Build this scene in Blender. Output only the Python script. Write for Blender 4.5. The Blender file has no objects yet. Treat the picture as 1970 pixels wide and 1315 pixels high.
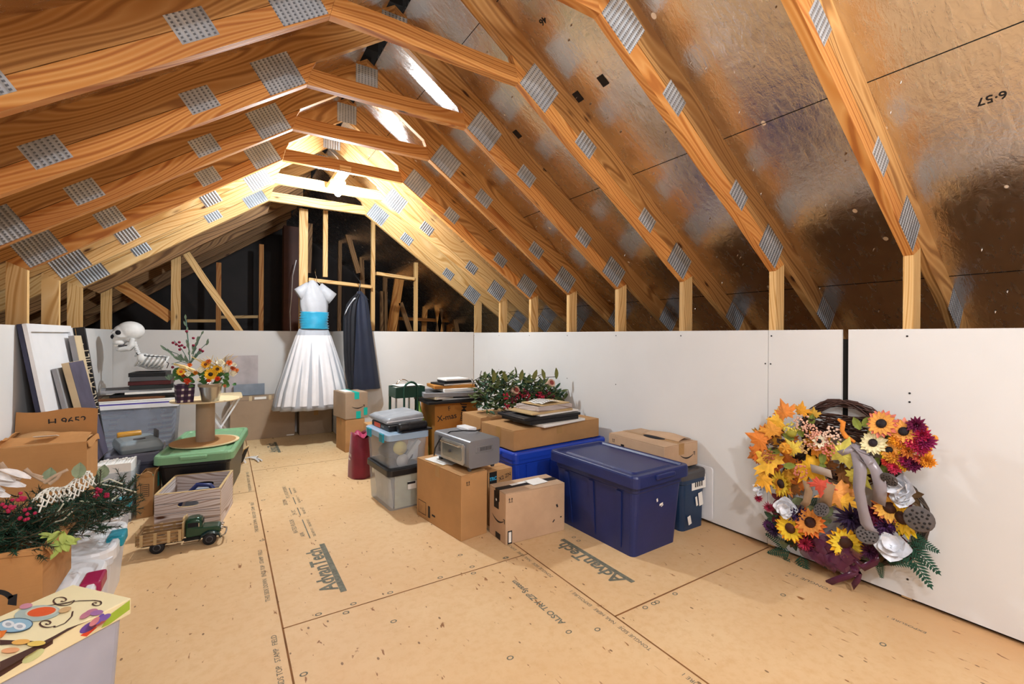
import bpy, math, random
from mathutils import Vector, Matrix
PI = math.pi
R = random.Random(7)
SC = bpy.context.scene
COL = SC.collection
# ------------------------------------------------------------------ camera
F = 872.0; CX = 985.0; YH = 646.6; H0 = 1.2; ROLL = math.radians(0.3)
TH = math.atan(552 / F); S, C = math.sin(TH), math.cos(TH)
cam = bpy.data.cameras.new('camera'); camo = bpy.data.objects.new('camera', cam); COL.objects.link(camo)
cam.sensor_width = 36; cam.lens = F / 1970 * 36; cam.clip_start = .03
cam.shift_y = -(657.5 - YH) / 1970
_r = Vector((C, -S, 0)); _u = Vector((0, 0, 1)); _f = Vector((S, C, 0))
_r2 = _r * math.cos(ROLL) + _u * math.sin(ROLL); _u2 = _u * math.cos(ROLL) - _r * math.sin(ROLL)
camo.matrix_world = Matrix.Translation((0, 0, H0)) @ Matrix((_r2, _u2, -_f)).transposed().to_4x4()
SC.camera = camo
SC.view_settings.view_transform = 'Standard'; SC.view_settings.look = 'None'
SC.view_settings.gamma = 1; SC.view_settings.use_curve_mapping = False
SC.view_settings.exposure = 0.58
# ------------------------------------------------------------------ world and lights
w = bpy.data.worlds.new('world'); SC.world = w; w.use_nodes = True
w.node_tree.nodes['Background'].inputs[0].default_value = (.9, .95, 1, 1)
w.node_tree.nodes['Background'].inputs[1].default_value = .6
def lamp(name, loc, power, col, rad):
    l = bpy.data.lights.new(name, 'POINT'); l.energy = power; l.color = col; l.shadow_soft_size = rad
    o = bpy.data.objects.new(name, l); o.location = loc; COL.objects.link(o); return o
BULB = (.815, 4.1, 2.44)
lamp('bulb_light', (BULB[0], BULB[1], BULB[2] - .055), 112, (.86, .94, 1), .04)
lamp('near_bulb_light', (.82, -.9, 2.4), 105, (.93, .96, 1), .05)
lamp('flash_light', (.25, -.35, 1.95), 42, (.9, .95, 1), .22)

# ------------------------------------------------------------------ pixel helpers (a photo point carried onto a real plane)
def ray(x, y):
    dx = x - CX; dy = y - YH; c, s = math.cos(ROLL), math.sin(ROLL)
    u = (dx * c + dy * s) / F; v = (-dx * s + dy * c) / F
    return (S + u * C, C - u * S, -v)
def onZ(x, y, h=0.): r = ray(x, y); t = (h - H0) / r[2]; return Vector((r[0] * t, r[1] * t, h))
def onX(x, y, X): r = ray(x, y); t = X / r[0]; return Vector((X, r[1] * t, H0 + r[2] * t))
def onY(x, y, Y): r = ray(x, y); t = Y / r[1]; return Vector((r[0] * t, Y, H0 + r[2] * t))

# ------------------------------------------------------------------ materials
def lin(h):
    h = h.lstrip('#'); o = []
    for i in (0, 2, 4):
        v = int(h[i:i + 2], 16) / 255; o.append(v / 12.92 if v <= .04045 else ((v + .055) / 1.055) ** 2.4)
    return (*o, 1)
MATS = {}
class NT:
    def __init__(s, name):
        s.m = bpy.data.materials.new(name); s.m.use_nodes = True; s.t = s.m.node_tree; s.t.nodes.clear()
        s.out = s.n('ShaderNodeOutputMaterial'); s.p = s.n('ShaderNodeBsdfPrincipled')
        s.l(s.p.outputs[0], s.out.inputs[0])
    def n(s, k, **kw):
        nd = s.t.nodes.new(k)
        for a, b in kw.items():
            if hasattr(nd, a): setattr(nd, a, b)
            else: nd.inputs[a].default_value = b
        return nd
    def l(s, a, b): s.t.links.new(a, b)
    def coord(s, kind='Object', scale=(1, 1, 1), rnd=True):
        c = s.n('ShaderNodeTexCoord'); m = s.n('ShaderNodeMapping'); m.inputs['Scale'].default_value = scale
        s.l(c.outputs[kind], m.inputs['Vector'])
        if rnd:
            oi = s.n('ShaderNodeObjectInfo'); mu = s.n('ShaderNodeMath', operation='MULTIPLY'); mu.inputs[1].default_value = 37
            s.l(oi.outputs['Random'], mu.inputs[0]); cb = s.n('ShaderNodeCombineXYZ')
            s.l(mu.outputs[0], cb.inputs[0]); s.l(mu.outputs[0], cb.inputs[1]); s.l(mu.outputs[0], cb.inputs[2])
            s.l(cb.outputs[0], m.inputs['Location'])
        return m.outputs[0]
    def noise(s, vec, scale=5, detail=4, rough=.5, dist=0):
        n = s.n('ShaderNodeTexNoise'); n.inputs['Scale'].default_value = scale; n.inputs['Detail'].default_value = detail
        n.inputs['Roughness'].default_value = rough; n.inputs['Distortion'].default_value = dist
        s.l(vec, n.inputs['Vector']); return n.outputs[0]
    def ramp(s, fac, stops):
        r = s.n('ShaderNodeValToRGB'); e = r.color_ramp.elements
        while len(e) < len(stops): e.new(.5)
        for q, (p, c) in zip(e, stops): q.position = p; q.color = c
        s.l(fac, r.inputs[0]); return r.outputs[0]
    def mix(s, fac, a, b, mode='MIX'):
        m = s.n('ShaderNodeMix', data_type='RGBA', blend_type=mode)
        for v, i in ((fac, 0), (a, 6), (b, 7)):
            if isinstance(v, (int, float, tuple)): m.inputs[i].default_value = v
            else: s.l(v, m.inputs[i])
        return m.outputs[2]
    def math(s, op, a, b=0.):
        m = s.n('ShaderNodeMath', operation=op)
        for i, v in enumerate((a, b)):
            if isinstance(v, (int, float)): m.inputs[i].default_value = v
            else: s.l(v, m.inputs[i])
        return m.outputs[0]
    def bump(s, h, strength=.3, dist=.01):
        b = s.n('ShaderNodeBump'); b.inputs['Strength'].default_value = strength; b.inputs['Distance'].default_value = dist
        s.l(h, b.inputs['Height']); s.l(b.outputs[0], s.p.inputs['Normal'])
def mat(name, hx, rough=.6, metal=0, var=.12, scale=9, bump=.15, sheen=0, coat=0, spec=.4):
    if name in MATS: return MATS[name]
    t = NT(name); c = lin(hx); v = t.coord()
    n = t.noise(v, scale, 4)
    d = tuple(max(0, q * (1 - var)) for q in c[:3]) + (1,); b = tuple(min(1, q * (1 + var)) for q in c[:3]) + (1,)
    t.l(t.ramp(n, [(.3, d), (.7, b)]), t.p.inputs['Base Color'])
    t.p.inputs['Roughness'].default_value = rough; t.p.inputs['Metallic'].default_value = metal
    t.p.inputs['Specular IOR Level'].default_value = spec
    if coat: t.p.inputs['Coat Weight'].default_value = coat
    if sheen: t.p.inputs['Sheen Weight'].default_value = sheen
    if bump: t.bump(t.noise(v, scale * 6, 3), bump, .003)
    MATS[name] = t.m; return t.m
def wood(name, pale, mid, dark, rough=.6, knots=True, gs=1.0):
    if name in MATS: return MATS[name]
    t = NT(name)
    v = t.coord('UV', (1.0 * gs, 8.5 * gs, 1))
    warp = t.noise(v, 1.1, 2, .5)
    wv = t.n('ShaderNodeTexWave', wave_type='BANDS', bands_direction='Y')
    wv.inputs['Scale'].default_value = 1.0; wv.inputs['Distortion'].default_value = 7; wv.inputs['Detail'].default_value = 2
    wv.inputs['Detail Scale'].default_value = .9; wv.inputs['Detail Roughness'].default_value = .5
    big0 = t.noise(t.coord('UV', (1.0 * gs, 5.0 * gs, 1)), 1.0, 1, .4); cb = t.n('ShaderNodeCombineXYZ'); t.l(t.math('MULTIPLY', big0, 3.0), cb.inputs[1])
    va = t.n('ShaderNodeVectorMath', operation='ADD'); t.l(v, va.inputs[0]); t.l(cb.outputs[0], va.inputs[1]); t.l(va.outputs[0], wv.inputs['Vector'])
    wv.inputs['Distortion'].default_value = 1.2
    col = t.ramp(wv.outputs[1], [(0, lin(mid)), (.5, lin(pale)), (.82, lin(mid)), (.97, lin(dark))])
    v2 = t.coord('UV', (3, 90, 1)); fine = t.noise(v2, 1, 3, .6)
    col = t.mix(t.math('MULTIPLY', fine, .35), col, lin(mid))
    big = t.noise(t.coord('UV', (1, 3, 1)), 1.2, 2)
    col = t.mix(t.ramp(big, [(.4, (0, 0, 0, 1)), (.75, (.55, .55, .55, 1))]), col, lin(dark))
    if knots:
        vo = t.n('ShaderNodeTexVoronoi', feature='F1'); vo.inputs['Scale'].default_value = 1
        t.l(t.coord('UV', (2.3, 7.5, 1)), vo.inputs['Vector'])
        k = t.ramp(vo.outputs['Distance'], [(.0, (1, 1, 1, 1)), (.045, (1, 1, 1, 1)), (.085, (.25, .25, .25, 1)), (.12, (0, 0, 0, 1))])
        col = t.mix(k, col, lin('4a2812'))
    oi = t.n('ShaderNodeObjectInfo')
    hs = t.n('ShaderNodeHueSaturation')
    mr = t.n('ShaderNodeMapRange'); mr.inputs[3].default_value = .86; mr.inputs[4].default_value = 1.12
    t.l(oi.outputs['Random'], mr.inputs[0]); t.l(mr.outputs[0], hs.inputs['Value']); t.l(col, hs.inputs['Color'])
    t.l(hs.outputs[0], t.p.inputs['Base Color']); t.p.inputs['Roughness'].default_value = rough
    t.p.inputs['Specular IOR Level'].default_value = .3
    t.bump(t.math('ADD', wv.outputs[1], fine), .12, .002)
    MATS[name] = t.m; return t.m
PINE = wood('pine', 'dda765', 'cb8a45', 'a5622c')
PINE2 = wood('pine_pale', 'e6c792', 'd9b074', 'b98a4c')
PINEO = wood('pine_olive', 'd4a66a', 'bb894e', '8e6034')  # olive board tone, with the shade on the top chords put into the colour
PINED = wood('pine_shaded', 'a9845a', '8e6841', '5a3d26')  # darker copy of pine, unlit tone put into the colour for the far framing
def m_foil():
    t = NT('foil'); v = t.coord('Object', rnd=False)
    t.p.inputs['Metallic'].default_value = 1
    big = t.noise(v, 1.6, 4, .6); 
    st = t.n('ShaderNodeMapping'); st.inputs['Rotation'].default_value = (0, 0, .5); st.inputs['Scale'].default_value = (3, 12, 6); t.l(v, st.inputs[0])
    streak = t.noise(st.outputs[0], 3, 5, .6, .5)
    col = t.ramp(big, [(.3, lin('cfc8c2')), (.7, lin('efeae6'))])
    # torn flecks that show the sheathing below the foil
    vo = t.n('ShaderNodeTexVoronoi'); vo.inputs['Scale'].default_value = 7.5; vo.inputs['Randomness'].default_value = 1
    mp = t.n('ShaderNodeMapping'); mp.inputs['Scale'].default_value = (.7, 1.1, 1); t.l(v, mp.inputs[0]); t.l(mp.outputs[0], vo.inputs['Vector'])
    fl = t.ramp(vo.outputs['Distance'], [(.0, (1, 1, 1, 1)), (.085, (1, 1, 1, 1)), (.1, (0, 0, 0, 1))])
    fl = t.math('MULTIPLY', fl, t.math('GREATER_THAN', t.n_sep(vo.outputs['Color']), .55))
    col = t.mix(fl, col, lin('f3e2cc'))
    t.l(col, t.p.inputs['Base Color'])
    t.l(t.math('SUBTRACT', 1.0, t.math('MULTIPLY', fl, .9)), t.p.inputs['Metallic'])
    t.l(t.ramp(streak, [(.3, (.17, .17, .17, 1)), (.75, (.33, .33, .33, 1))]), t.p.inputs['Roughness'])
    t.bump(t.math('ADD', streak, t.math('MULTIPLY', t.noise(v, 28, 4, .7), .7)), .24, .01)
    return t.m
def _sep(s, sock):
    q = s.n('ShaderNodeSeparateColor'); s.l(sock, q.inputs[0]); return q.outputs[0]
NT.n_sep = _sep
FOIL = m_foil()
def m_floor():
    t = NT('floor_panel'); v = t.coord('Object', rnd=False)
    a = t.noise(v, 1.3, 4, .6); b = t.noise(v, 26, 5, .65)
    st = t.n('ShaderNodeMapping'); st.inputs['Scale'].default_value = (34, 11, 1); st.inputs['Rotation'].default_value = (0, 0, .35); t.l(v, st.inputs[0])
    fk = t.noise(st.outputs[0], 1, 3, .6, .6)
    col = t.ramp(a, [(.3, lin('d2b183')), (.72, lin('e4cda3'))])
    col = t.mix(t.ramp(b, [(.45, (0, 0, 0, 1)), (.75, (.5, .5, .5, 1))]), col, lin('c0955f'))
    # cleaner, redder boards right of the seam and a worn edge
    sx = t.n('ShaderNodeSeparateXYZ'); t.l(v, sx.inputs[0])
    xx = t.math('ADD', sx.outputs[0], t.math('MULTIPLY', t.math('SUBTRACT', t.noise(v, 4, 3), .5), .5))
    red = t.n('ShaderNodeMapRange'); red.inputs[1].default_value = 1.42; red.inputs[2].default_value = 2.0; t.l(xx, red.inputs[0])
    yy = t.n('ShaderNodeMapRange'); yy.inputs[1].default_value = 3.3; yy.inputs[2].default_value = 1.6; t.l(sx.outputs[1], yy.inputs[0])
    fac = t.math('MULTIPLY', t.math('MULTIPLY', red.outputs[0], yy.outputs[0]), .8)
    col = t.mix(fac, col, t.ramp(b, [(.3, lin('b57a48')), (.7, lin('cf9862'))]))
    nr = t.n('ShaderNodeMapRange'); nr.inputs[1].default_value = 2.2; nr.inputs[2].default_value = .6; t.l(sx.outputs[1], nr.inputs[0])
    col = t.mix(t.math('MULTIPLY', nr.outputs[0], .45), col, lin('cfa273'))
    col = t.mix(t.ramp(fk, [(.29, (1, 1, 1, 1)), (.33, (0, 0, 0, 1))]), col, lin('8a5c34'))
    vo = t.n('ShaderNodeTexVoronoi'); vo.inputs['Scale'].default_value = 10
    mp = t.n('ShaderNodeMapping'); mp.inputs['Scale'].default_value = (1.9, 1, 1); mp.inputs['Rotation'].default_value = (0, 0, .8); t.l(v, mp.inputs[0]); t.l(mp.outputs[0], vo.inputs['Vector'])
    ch = t.math('MULTIPLY', t.math('LESS_THAN', vo.outputs['Distance'], .085), t.math('GREATER_THAN', t.n_sep(vo.outputs['Color']), .45))
    col = t.mix(t.math('MULTIPLY', ch, .8), col, lin('5e3c22'))
    t.l(col, t.p.inputs['Base Color']); t.p.inputs['Roughness'].default_value = .55; t.p.inputs['Specular IOR Level'].default_value = .3
    t.bump(t.math('ADD', b, fk), .15, .003); return t.m
FLOOR = m_floor()
DRY = mat('drywall', 'dcdcdb', .8, var=.02, scale=3, bump=.05)
DRY2 = mat('drywall_back', 'cfcdca', .8, var=.02, scale=3, bump=.05)
DARK = mat('shadow_gap', '1a1714', .9, var=.2)
def m_card(name, hx):
    if name in MATS: return MATS[name]
    t = NT(name); v = t.coord(); c = lin(hx)
    n = t.noise(v, 4, 5, .6); f = t.noise(t.coord('Object', (3, 3, 160)), 1, 2)
    a = tuple(q * .86 for q in c[:3]) + (1,); b = tuple(min(1, q * 1.1) for q in c[:3]) + (1,)
    col = t.ramp(n, [(.3, a), (.7, b)])
    t.l(t.mix(t.math('MULTIPLY', f, .12), col, a), t.p.inputs['Base Color']); t.p.inputs['Roughness'].default_value = .75
    t.p.inputs['Specular IOR Level'].default_value = .2; t.bump(t.math('ADD', n, f), .12, .004)
    MATS[name] = t.m; return t.m
CARD = m_card('cardboard', 'b58a5c'); CARDO = m_card('cardboard_orange', 'b07738'); CARDP = m_card('cardboard_pale', 'c2a385')
CARDG = m_card('cardboard_grey', 'a38d76'); TAPE = mat('paper_tape', 'a8814f', .35, var=.08)
INK = mat('ink', '1d1c1f', .6, var=.1); INKF = mat('faded_ink', '6b6a5c', .8, var=.3, scale=60)
WHITE = mat('white_plastic', 'e6e7ea', .35, var=.03, bump=.03, spec=.5); PAPER = mat('paper', 'eceae4', .8, var=.05)
NAVY = mat('navy_plastic', '17275f', .38, var=.08, bump=.08, spec=.5); BLUE = mat('blue_plastic', '1840b4', .4, var=.06, spec=.5)
GREEN = mat('green_plastic', '78a57c', .4, var=.06, spec=.5); BLACKP = mat('black_plastic', '17181c', .4, var=.1, spec=.5)
TEAL = mat('teal_plastic', '1c8fa4', .35, var=.06); MAROONP = mat('maroon_plastic', '9c1c4c', .35, var=.06)
TEALT = mat('teal_tape', '18b3a4', .45, var=.06); BLACK = mat('black_paint', '18181b', .5, var=.15)
GREYD = mat('dark_grey', '4a4a4d', .5, var=.1); GREY = mat('grey_board', '8d8d90', .6, var=.1); BEIGE = mat('beige_board', 'c9b592', .7, var=.08)
WASH = wood('whitewashed_wood', 'e0d8d6', 'c6bab6', '8d7768', .8, gs=1.3); WASHE = mat('crate_edge', 'c2a678', .7)
STEEL = mat('galvanised_bucket', 'b9bab8', .28, 1, var=.1, scale=5, bump=.05); CHROME = mat('chrome', 'd8d8d8', .12, 1, var=.02, bump=0)
TOAST = mat('toaster_grey', '8e9096', .35, .55, var=.05, scale=4); TOASTL = mat('toaster_silver', 'b8bbbd', .28, .8, var=.05)
BONE = mat('bone_plastic', 'dcdddc', .5, var=.08, scale=14, bump=.25); SOCK = mat('socket_black', '0d0c14', .8)
def m_clear(name, hx, fac):
    t = NT(name); tr = t.n('ShaderNodeBsdfTransparent'); tr.inputs[0].default_value = (.93, .95, .97, 1)
    mx = t.n('ShaderNodeMixShader'); n = t.noise(t.coord(), 5, 3)
    t.l(t.ramp(n, [(.3, (fac - .08,) * 3 + (1,)), (.7, (fac + .08,) * 3 + (1,))]), mx.inputs[0])
    t.p.inputs['Base Color'].default_value = lin(hx); t.p.inputs['Roughness'].default_value = .22
    t.l(tr.outputs[0], mx.inputs[1]); t.l(t.p.outputs[0], mx.inputs[2]); t.l(mx.outputs[0], t.out.inputs[0]); MATS[name] = t.m; return t.m
CLEAR = m_clear('clear_plastic', 'd0d5da', .2); CLEARB = m_clear('frosted_plastic', 'c8cbdc', .6); CLEARL = m_clear('cloudy_blue_lid', 'a9c3dc', .85)
GAUZE = m_clear('gauze', 'f0eff2', .82); ORG = m_clear('organza_plum', '5a2440', .8); ORGW = m_clear('organza_grey', 'a59da4', .85)
def m_plate():
    t = NT('galvanised_plate'); v = t.coord('UV', rnd=False)
    sx = t.n('ShaderNodeSeparateXYZ'); t.l(v, sx.inputs[0])
    a = t.math('SINE', t.math('MULTIPLY', sx.outputs[0], 2 * PI / .022)); b = t.math('SINE', t.math('MULTIPLY', sx.outputs[1], 2 * PI / .013))
    slot = t.math('MULTIPLY', t.math('GREATER_THAN', a, .35), t.math('GREATER_THAN', b, -.1))
    n = t.noise(t.coord('Object'), 6, 3)
    col = t.mix(slot, t.ramp(n, [(.3, lin('a3aab2')), (.7, lin('cdd5dc'))]), lin('70767e'))
    t.l(col, t.p.inputs['Base Color']); t.p.inputs['Metallic'].default_value = .45; t.p.inputs['Roughness'].default_value = .35
    t.bump(a, .6, .003); return t.m
PLATE = m_plate()
def m_emit(name, col, st):
    t = NT(name); e = t.n('ShaderNodeEmission'); e.inputs[0].default_value = col; e.inputs[1].default_value = st
    t.l(e.outputs[0], t.out.inputs[0]); return t.m
GLOW = m_emit('bulb_glow', (.9, .96, 1, 1), 40)
def m_plaid():
    t = NT('plaid_cloth'); v = t.coord('UV', rnd=False); sx = t.n('ShaderNodeSeparateXYZ'); t.l(v, sx.inputs[0])
    a = t.math('GREATER_THAN', t.math('SINE', t.math('MULTIPLY', sx.outputs[0], 2 * PI / .042)), .45)
    b = t.math('GREATER_THAN', t.math('SINE', t.math('MULTIPLY', sx.outputs[1], 2 * PI / .042)), .45)
    c = t.mix(t.math('MULTIPLY', t.math('ADD', a, b), .35), lin('2b1830'), lin('6b4a68'))
    t.l(t.mix(t.math('MULTIPLY', a, b), c, lin('d8d0c0')), t.p.inputs['Base Color']); t.p.inputs['Roughness'].default_value = .85; return t.m
PLAID = m_plaid()

# ------------------------------------------------------------------ mesh builder
class MB:
    def __init__(s): s.v = []; s.f = []; s.m = []; s.u = []; s.sm = []
    def add(s, vs, fs, m=0, uv=None, smooth=False):
        b = len(s.v); s.v += [Vector(p) for p in vs]
        for i, f in enumerate(fs):
            s.f.append([q + b for q in f]); s.m.append(m); s.sm.append(smooth)
            if uv: s.u.append([uv[q] for q in f] if not callable(uv) else [uv(Vector(vs[q])) for q in f])
            else:
                a, b1, c = (Vector(vs[f[k]]) for k in (0, 1, 2)); n = (b1 - a).cross(c - a)
                k = max(range(3), key=lambda q: abs(n[q])); x, y = ((1, 2), (0, 2), (0, 1))[k]
                s.u.append([(vs[q][x], vs[q][y]) for q in f])
        return s
    def box(s, c, d, M=None, m=0):
        c = Vector(c); vs = []
        for z in (-.5, .5):
            for x, y in ((-.5, -.5), (.5, -.5), (.5, .5), (-.5, .5)):
                p = Vector((x * d[0], y * d[1], z * d[2])); vs.append(c + (M @ p if M else p))
        return s.add(vs, [(3, 2, 1, 0), (4, 5, 6, 7), (0, 1, 5, 4), (1, 2, 6, 5), (2, 3, 7, 6), (3, 0, 4, 7)], m)
    def prism(s, pts, o, ax, ay, az, m=0, uvd=None):   # polygon in plane (ax, ay), extruded along az
        o, ax, ay, az = map(Vector, (o, ax, ay, az)); n = len(pts)
        a = [o + ax * x + ay * y for x, y in pts]; b = [p + az for p in a]
        if uvd:
            d = Vector(uvd).normalized(); e = az.normalized().cross(d)
            q = [(p.dot(d), p.dot(e)) for p in a]; t = az.length
            s.add(a + b, [list(range(n))[::-1], [n + i for i in range(n)]], m, q + q)
            for i in range(n):
                j = (i + 1) % n; s.add([a[i], a[j], b[j], b[i]], [(0, 1, 2, 3)], m, [(q[i][0], .3), (q[j][0], .3), (q[j][0], .3 + t), (q[i][0], .3 + t)])
            return s
        return s.add(a + b, [list(range(n))[::-1], [n + i for i in range(n)]] + [(i, (i + 1) % n, n + (i + 1) % n, n + i) for i in range(n)], m)
    def beam(s, p0, p1, w, t, up=(0, 0, 1), m=0):      # w measured along up, t across
        p0, p1 = Vector(p0), Vector(p1); d = (p1 - p0); L = d.length; d.normalize()
        sd = d.cross(Vector(up)).normalized(); u = sd.cross(d).normalized()
        vs = [p + sd * a * t / 2 + u * b * w / 2 for p in (p0, p1) for a, b in ((-1, -1), (1, -1), (1, 1), (-1, 1))]
        for f in ((0, 1, 5, 4), (1, 2, 6, 5), (2, 3, 7, 6), (3, 0, 4, 7)):
            ww = t if f in ((0, 1, 5, 4), (2, 3, 7, 6)) else w; o = .17 * f[0]
            s.add([vs[q] for q in f], [(0, 1, 2, 3)], m, [(0, o), (0, o + ww), (L, o + ww), (L, o)])
        s.add([vs[q] for q in (3, 2, 1, 0)], [(0, 1, 2, 3)], m, [(0, 0), (.01, 0), (.01, w), (0, w)])
        s.add([vs[q] for q in (4, 5, 6, 7)], [(0, 1, 2, 3)], m, [(0, 0), (.01, 0), (.01, w), (0, w)])
        return s
    def loft(s, rings, caps=(True, True), m=0, smooth=True, close=True):
        n = len(rings[0]); vs = [p for r in rings for p in r]; fs = []
        for k in range(len(rings) - 1):
            for i in range(n if close else n - 1):
                j = (i + 1) % n; fs.append((k * n + i, k * n + j, (k + 1) * n + j, (k + 1) * n + i))
        s.add(vs, fs, m, smooth=smooth)
        if caps[0]: s.add(rings[0], [list(range(n))[::-1]], m)
        if caps[1]: s.add(rings[-1], [list(range(n))], m)
        return s
    def tube(s, path, r, n=8, m=0, caps=True):
        path = [Vector(p) for p in path]; rings = []; pv = None
        for i, p in enumerate(path):
            d = (path[min(i + 1, len(path) - 1)] - path[max(i - 1, 0)])
            if d.length < 1e-9: d = Vector((0, 0, 1))
            d.normalize()
            if pv is None: a = Vector((0, 0, 1)) if abs(d.z) < .9 else Vector((1, 0, 0)); x = d.cross(a).normalized()
            else: x = (pv - d * pv.dot(d)).normalized()
            pv = x; y = d.cross(x); rr = r[i] if isinstance(r, (list, tuple)) else r
            rings.append([p + x * math.cos(2 * PI * k / n) * rr + y * math.sin(2 * PI * k / n) * rr for k in range(n)])
        return s.loft(rings, (caps, caps), m)
    def lathe(s, prof, o=(0, 0, 0), n=24, m=0, M=None, ax=(1, 1), caps=(True, True)):
        o = Vector(o); rings = []
        for r, z in prof:
            ring = []
            for k in range(n):
                p = Vector((r * ax[0] * math.cos(2 * PI * k / n), r * ax[1] * math.sin(2 * PI * k / n), z)); ring.append(o + (M @ p if M else p))
            rings.append(ring)
        return s.loft(rings, caps, m)
    def ell(s, c, r, n=12, m=0, M=None):
        if not isinstance(r, (list, tuple)): r = (r, r, r)
        k = max(4, n // 2); prof = [(max(.001, math.sin(PI * i / k)), -math.cos(PI * i / k)) for i in range(k + 1)]
        rings = []
        for a, z in prof:
            ring = []
            for i in range(n):
                p = Vector((a * math.cos(2 * PI * i / n) * r[0], a * math.sin(2 * PI * i / n) * r[1], z * r[2])); ring.append(Vector(c) + (M @ p if M else p))
            rings.append(ring)
        return s.loft(rings, (True, True), m)
    def grid(s, fn, nu, nv, m=0, smooth=True, two=None):
        vs = [Vector(fn(i / nu, j / nv)) for j in range(nv + 1) for i in range(nu + 1)]
        uv = [(i / nu, j / nv) for j in range(nv + 1) for i in range(nu + 1)]; w_ = nu + 1
        return s.add(vs, [(j * w_ + i, j * w_ + i + 1, (j + 1) * w_ + i + 1, (j + 1) * w_ + i) for j in range(nv) for i in range(nu)], m, uv, smooth)
    def flat(s, vf, o, ax, ay, m=0, lift=None):
        o, ax, ay = Vector(o), Vector(ax), Vector(ay)
        return s.add([o + ax * x + ay * y for x, y in vf[0]], vf[1], m)
def rr(cx, cy, sx, sy, z, r=.03, n=4, M=None):
    ring = []
    for qx, qy, a0 in ((1, 1, 0), (-1, 1, PI / 2), (-1, -1, PI), (1, -1, 1.5 * PI)):
        for k in range(n + 1):
            a = a0 + PI / 2 * k / n; ring.append(Vector((cx + qx * (sx / 2 - r) + r * math.cos(a), cy + qy * (sy / 2 - r) + r * math.sin(a), z)))
    return ring
def tag(o, label=None, cat=None, group=None, kind=None):
    for k, v in (('label', label), ('category', cat), ('group', group), ('kind', kind)):
        if v: o[k] = v
    return o
def thing(name, label, cat, loc=(0, 0, 0), rot=0, group=None):
    o = bpy.data.objects.new(name, None); COL.objects.link(o); o.location = loc; o.rotation_euler = (0, 0, math.radians(rot))
    o.empty_display_size = .05
    return tag(o, label, cat, group)
def wm(o):
    m = Matrix.LocRotScale(o.location, o.rotation_euler, None)
    return wm(o.parent) @ m if o.parent else m
def part(name, mb, mats, parent=None, bevel=0, solid=0, label=None, world=False, sub=0, seg=1, remesh=0):
    if not isinstance(mats, (list, tuple)): mats = [mats]
    vs = mb.v
    if world and parent: I = wm(parent).inverted(); vs = [I @ p for p in vs]
    loc = Vector((0, 0, 0))
    if not parent:
        loc = Vector((sum(p.x for p in vs) / len(vs), sum(p.y for p in vs) / len(vs), min(p.z for p in vs))); vs = [p - loc for p in vs]
    me = bpy.data.meshes.new(name); me.from_pydata([tuple(p) for p in vs], [], mb.f)
    for q in mats: me.materials.append(q)
    me.polygons.foreach_set('material_index', mb.m); me.polygons.foreach_set('use_smooth', mb.sm)
    ul = me.uv_layers.new(name='UVMap'); ul.data.foreach_set('uv', [c for f in mb.u for p in f for c in p[:2]])
    me.update(); o = bpy.data.objects.new(name, me); COL.objects.link(o); o.location = loc
    if parent: o.parent = parent
    if remesh:
        q = o.modifiers.new('r', 'REMESH'); q.mode = 'VOXEL'; q.voxel_size = remesh; q.use_smooth_shade = True
        q = o.modifiers.new('s', 'SMOOTH'); q.iterations = 3; q.factor = .6
    if solid: q = o.modifiers.new('t', 'SOLIDIFY'); q.thickness = solid; q.offset = 0
    if bevel: q = o.modifiers.new('b', 'BEVEL'); q.width = bevel; q.segments = seg; q.limit_method = 'ANGLE'; q.angle_limit = math.radians(40)
    if sub: q = o.modifiers.new('u', 'SUBSURF'); q.levels = sub; q.render_levels = sub
    if label: o['label'] = label
    return o
def struct(name, mb, mats, **k): o = part(name, mb, mats, **k); o['kind'] = 'structure'; return o
_tc = {}
def txt(st, size, bold=0):
    k = (st, size, bold)
    if k not in _tc:
        cu = bpy.data.curves.new('t', 'FONT'); cu.body = st; cu.size = size; cu.align_x = 'CENTER'; cu.align_y = 'CENTER'; cu.offset = bold; cu.resolution_u = 3
        ob = bpy.data.objects.new('t', cu); me = bpy.data.meshes.new_from_object(ob)
        _tc[k] = ([(v.co.x, v.co.y) for v in me.vertices], [tuple(p.vertices) for p in me.polygons])
        bpy.data.objects.remove(ob); bpy.data.meshes.remove(me); bpy.data.curves.remove(cu)
    return _tc[k]

# ------------------------------------------------------------------ the shell
WR, WL, XC = 2.64, -.98, .825       # right wall, left wall, ridge line
SL = .6937
mb = MB()
mb.box((.8, 3.2, -.0375), (9.6, 12.4, .075))
floor = struct('floor', mb, FLOOR)
sm = MB()
def seam(x0, y0, x1, y1, wd=.007):
    d = Vector((x1 - x0, y1 - y0, 0)); L = d.length; n = Vector((-d.y, d.x, 0)).normalized() * wd / 2
    a, b = Vector((x0, y0, .0006)), Vector((x1, y1, .0006)); sm.add([a - n, b - n, b + n, a + n], [(0, 1, 2, 3)])
seam(.205, -2.5, .205, 6.1); seam(1.42, -2.5, 1.42, 6); seam(.205, 2.065, 1.42, 2.065, .006); seam(.205, 4.6, 1.42, 4.6)
seam(-.98, 4.0, .205, 4.0); seam(1.42, 1.405, 2.64, 1.405, .008); seam(1.42, 3.9, 2.64, 3.9); seam(-.98, 1.5, .205, 1.5)
part('panel_seam', sm, mat('seam_dirt', '7a4f28', .9, var=.3), floor, world=True)
sm = MB()      # printed stamps, staples rings
def stamp(st, x, y, size, bold=0, bar=None):
    sm.flat(txt(st, size, bold), (x, y, .0008), (0, 1, 0), (-1, 0, 0))
    if bar: sm.box((x + bar[0], y, .0008), (bar[1], bar[2], .0004))
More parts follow.
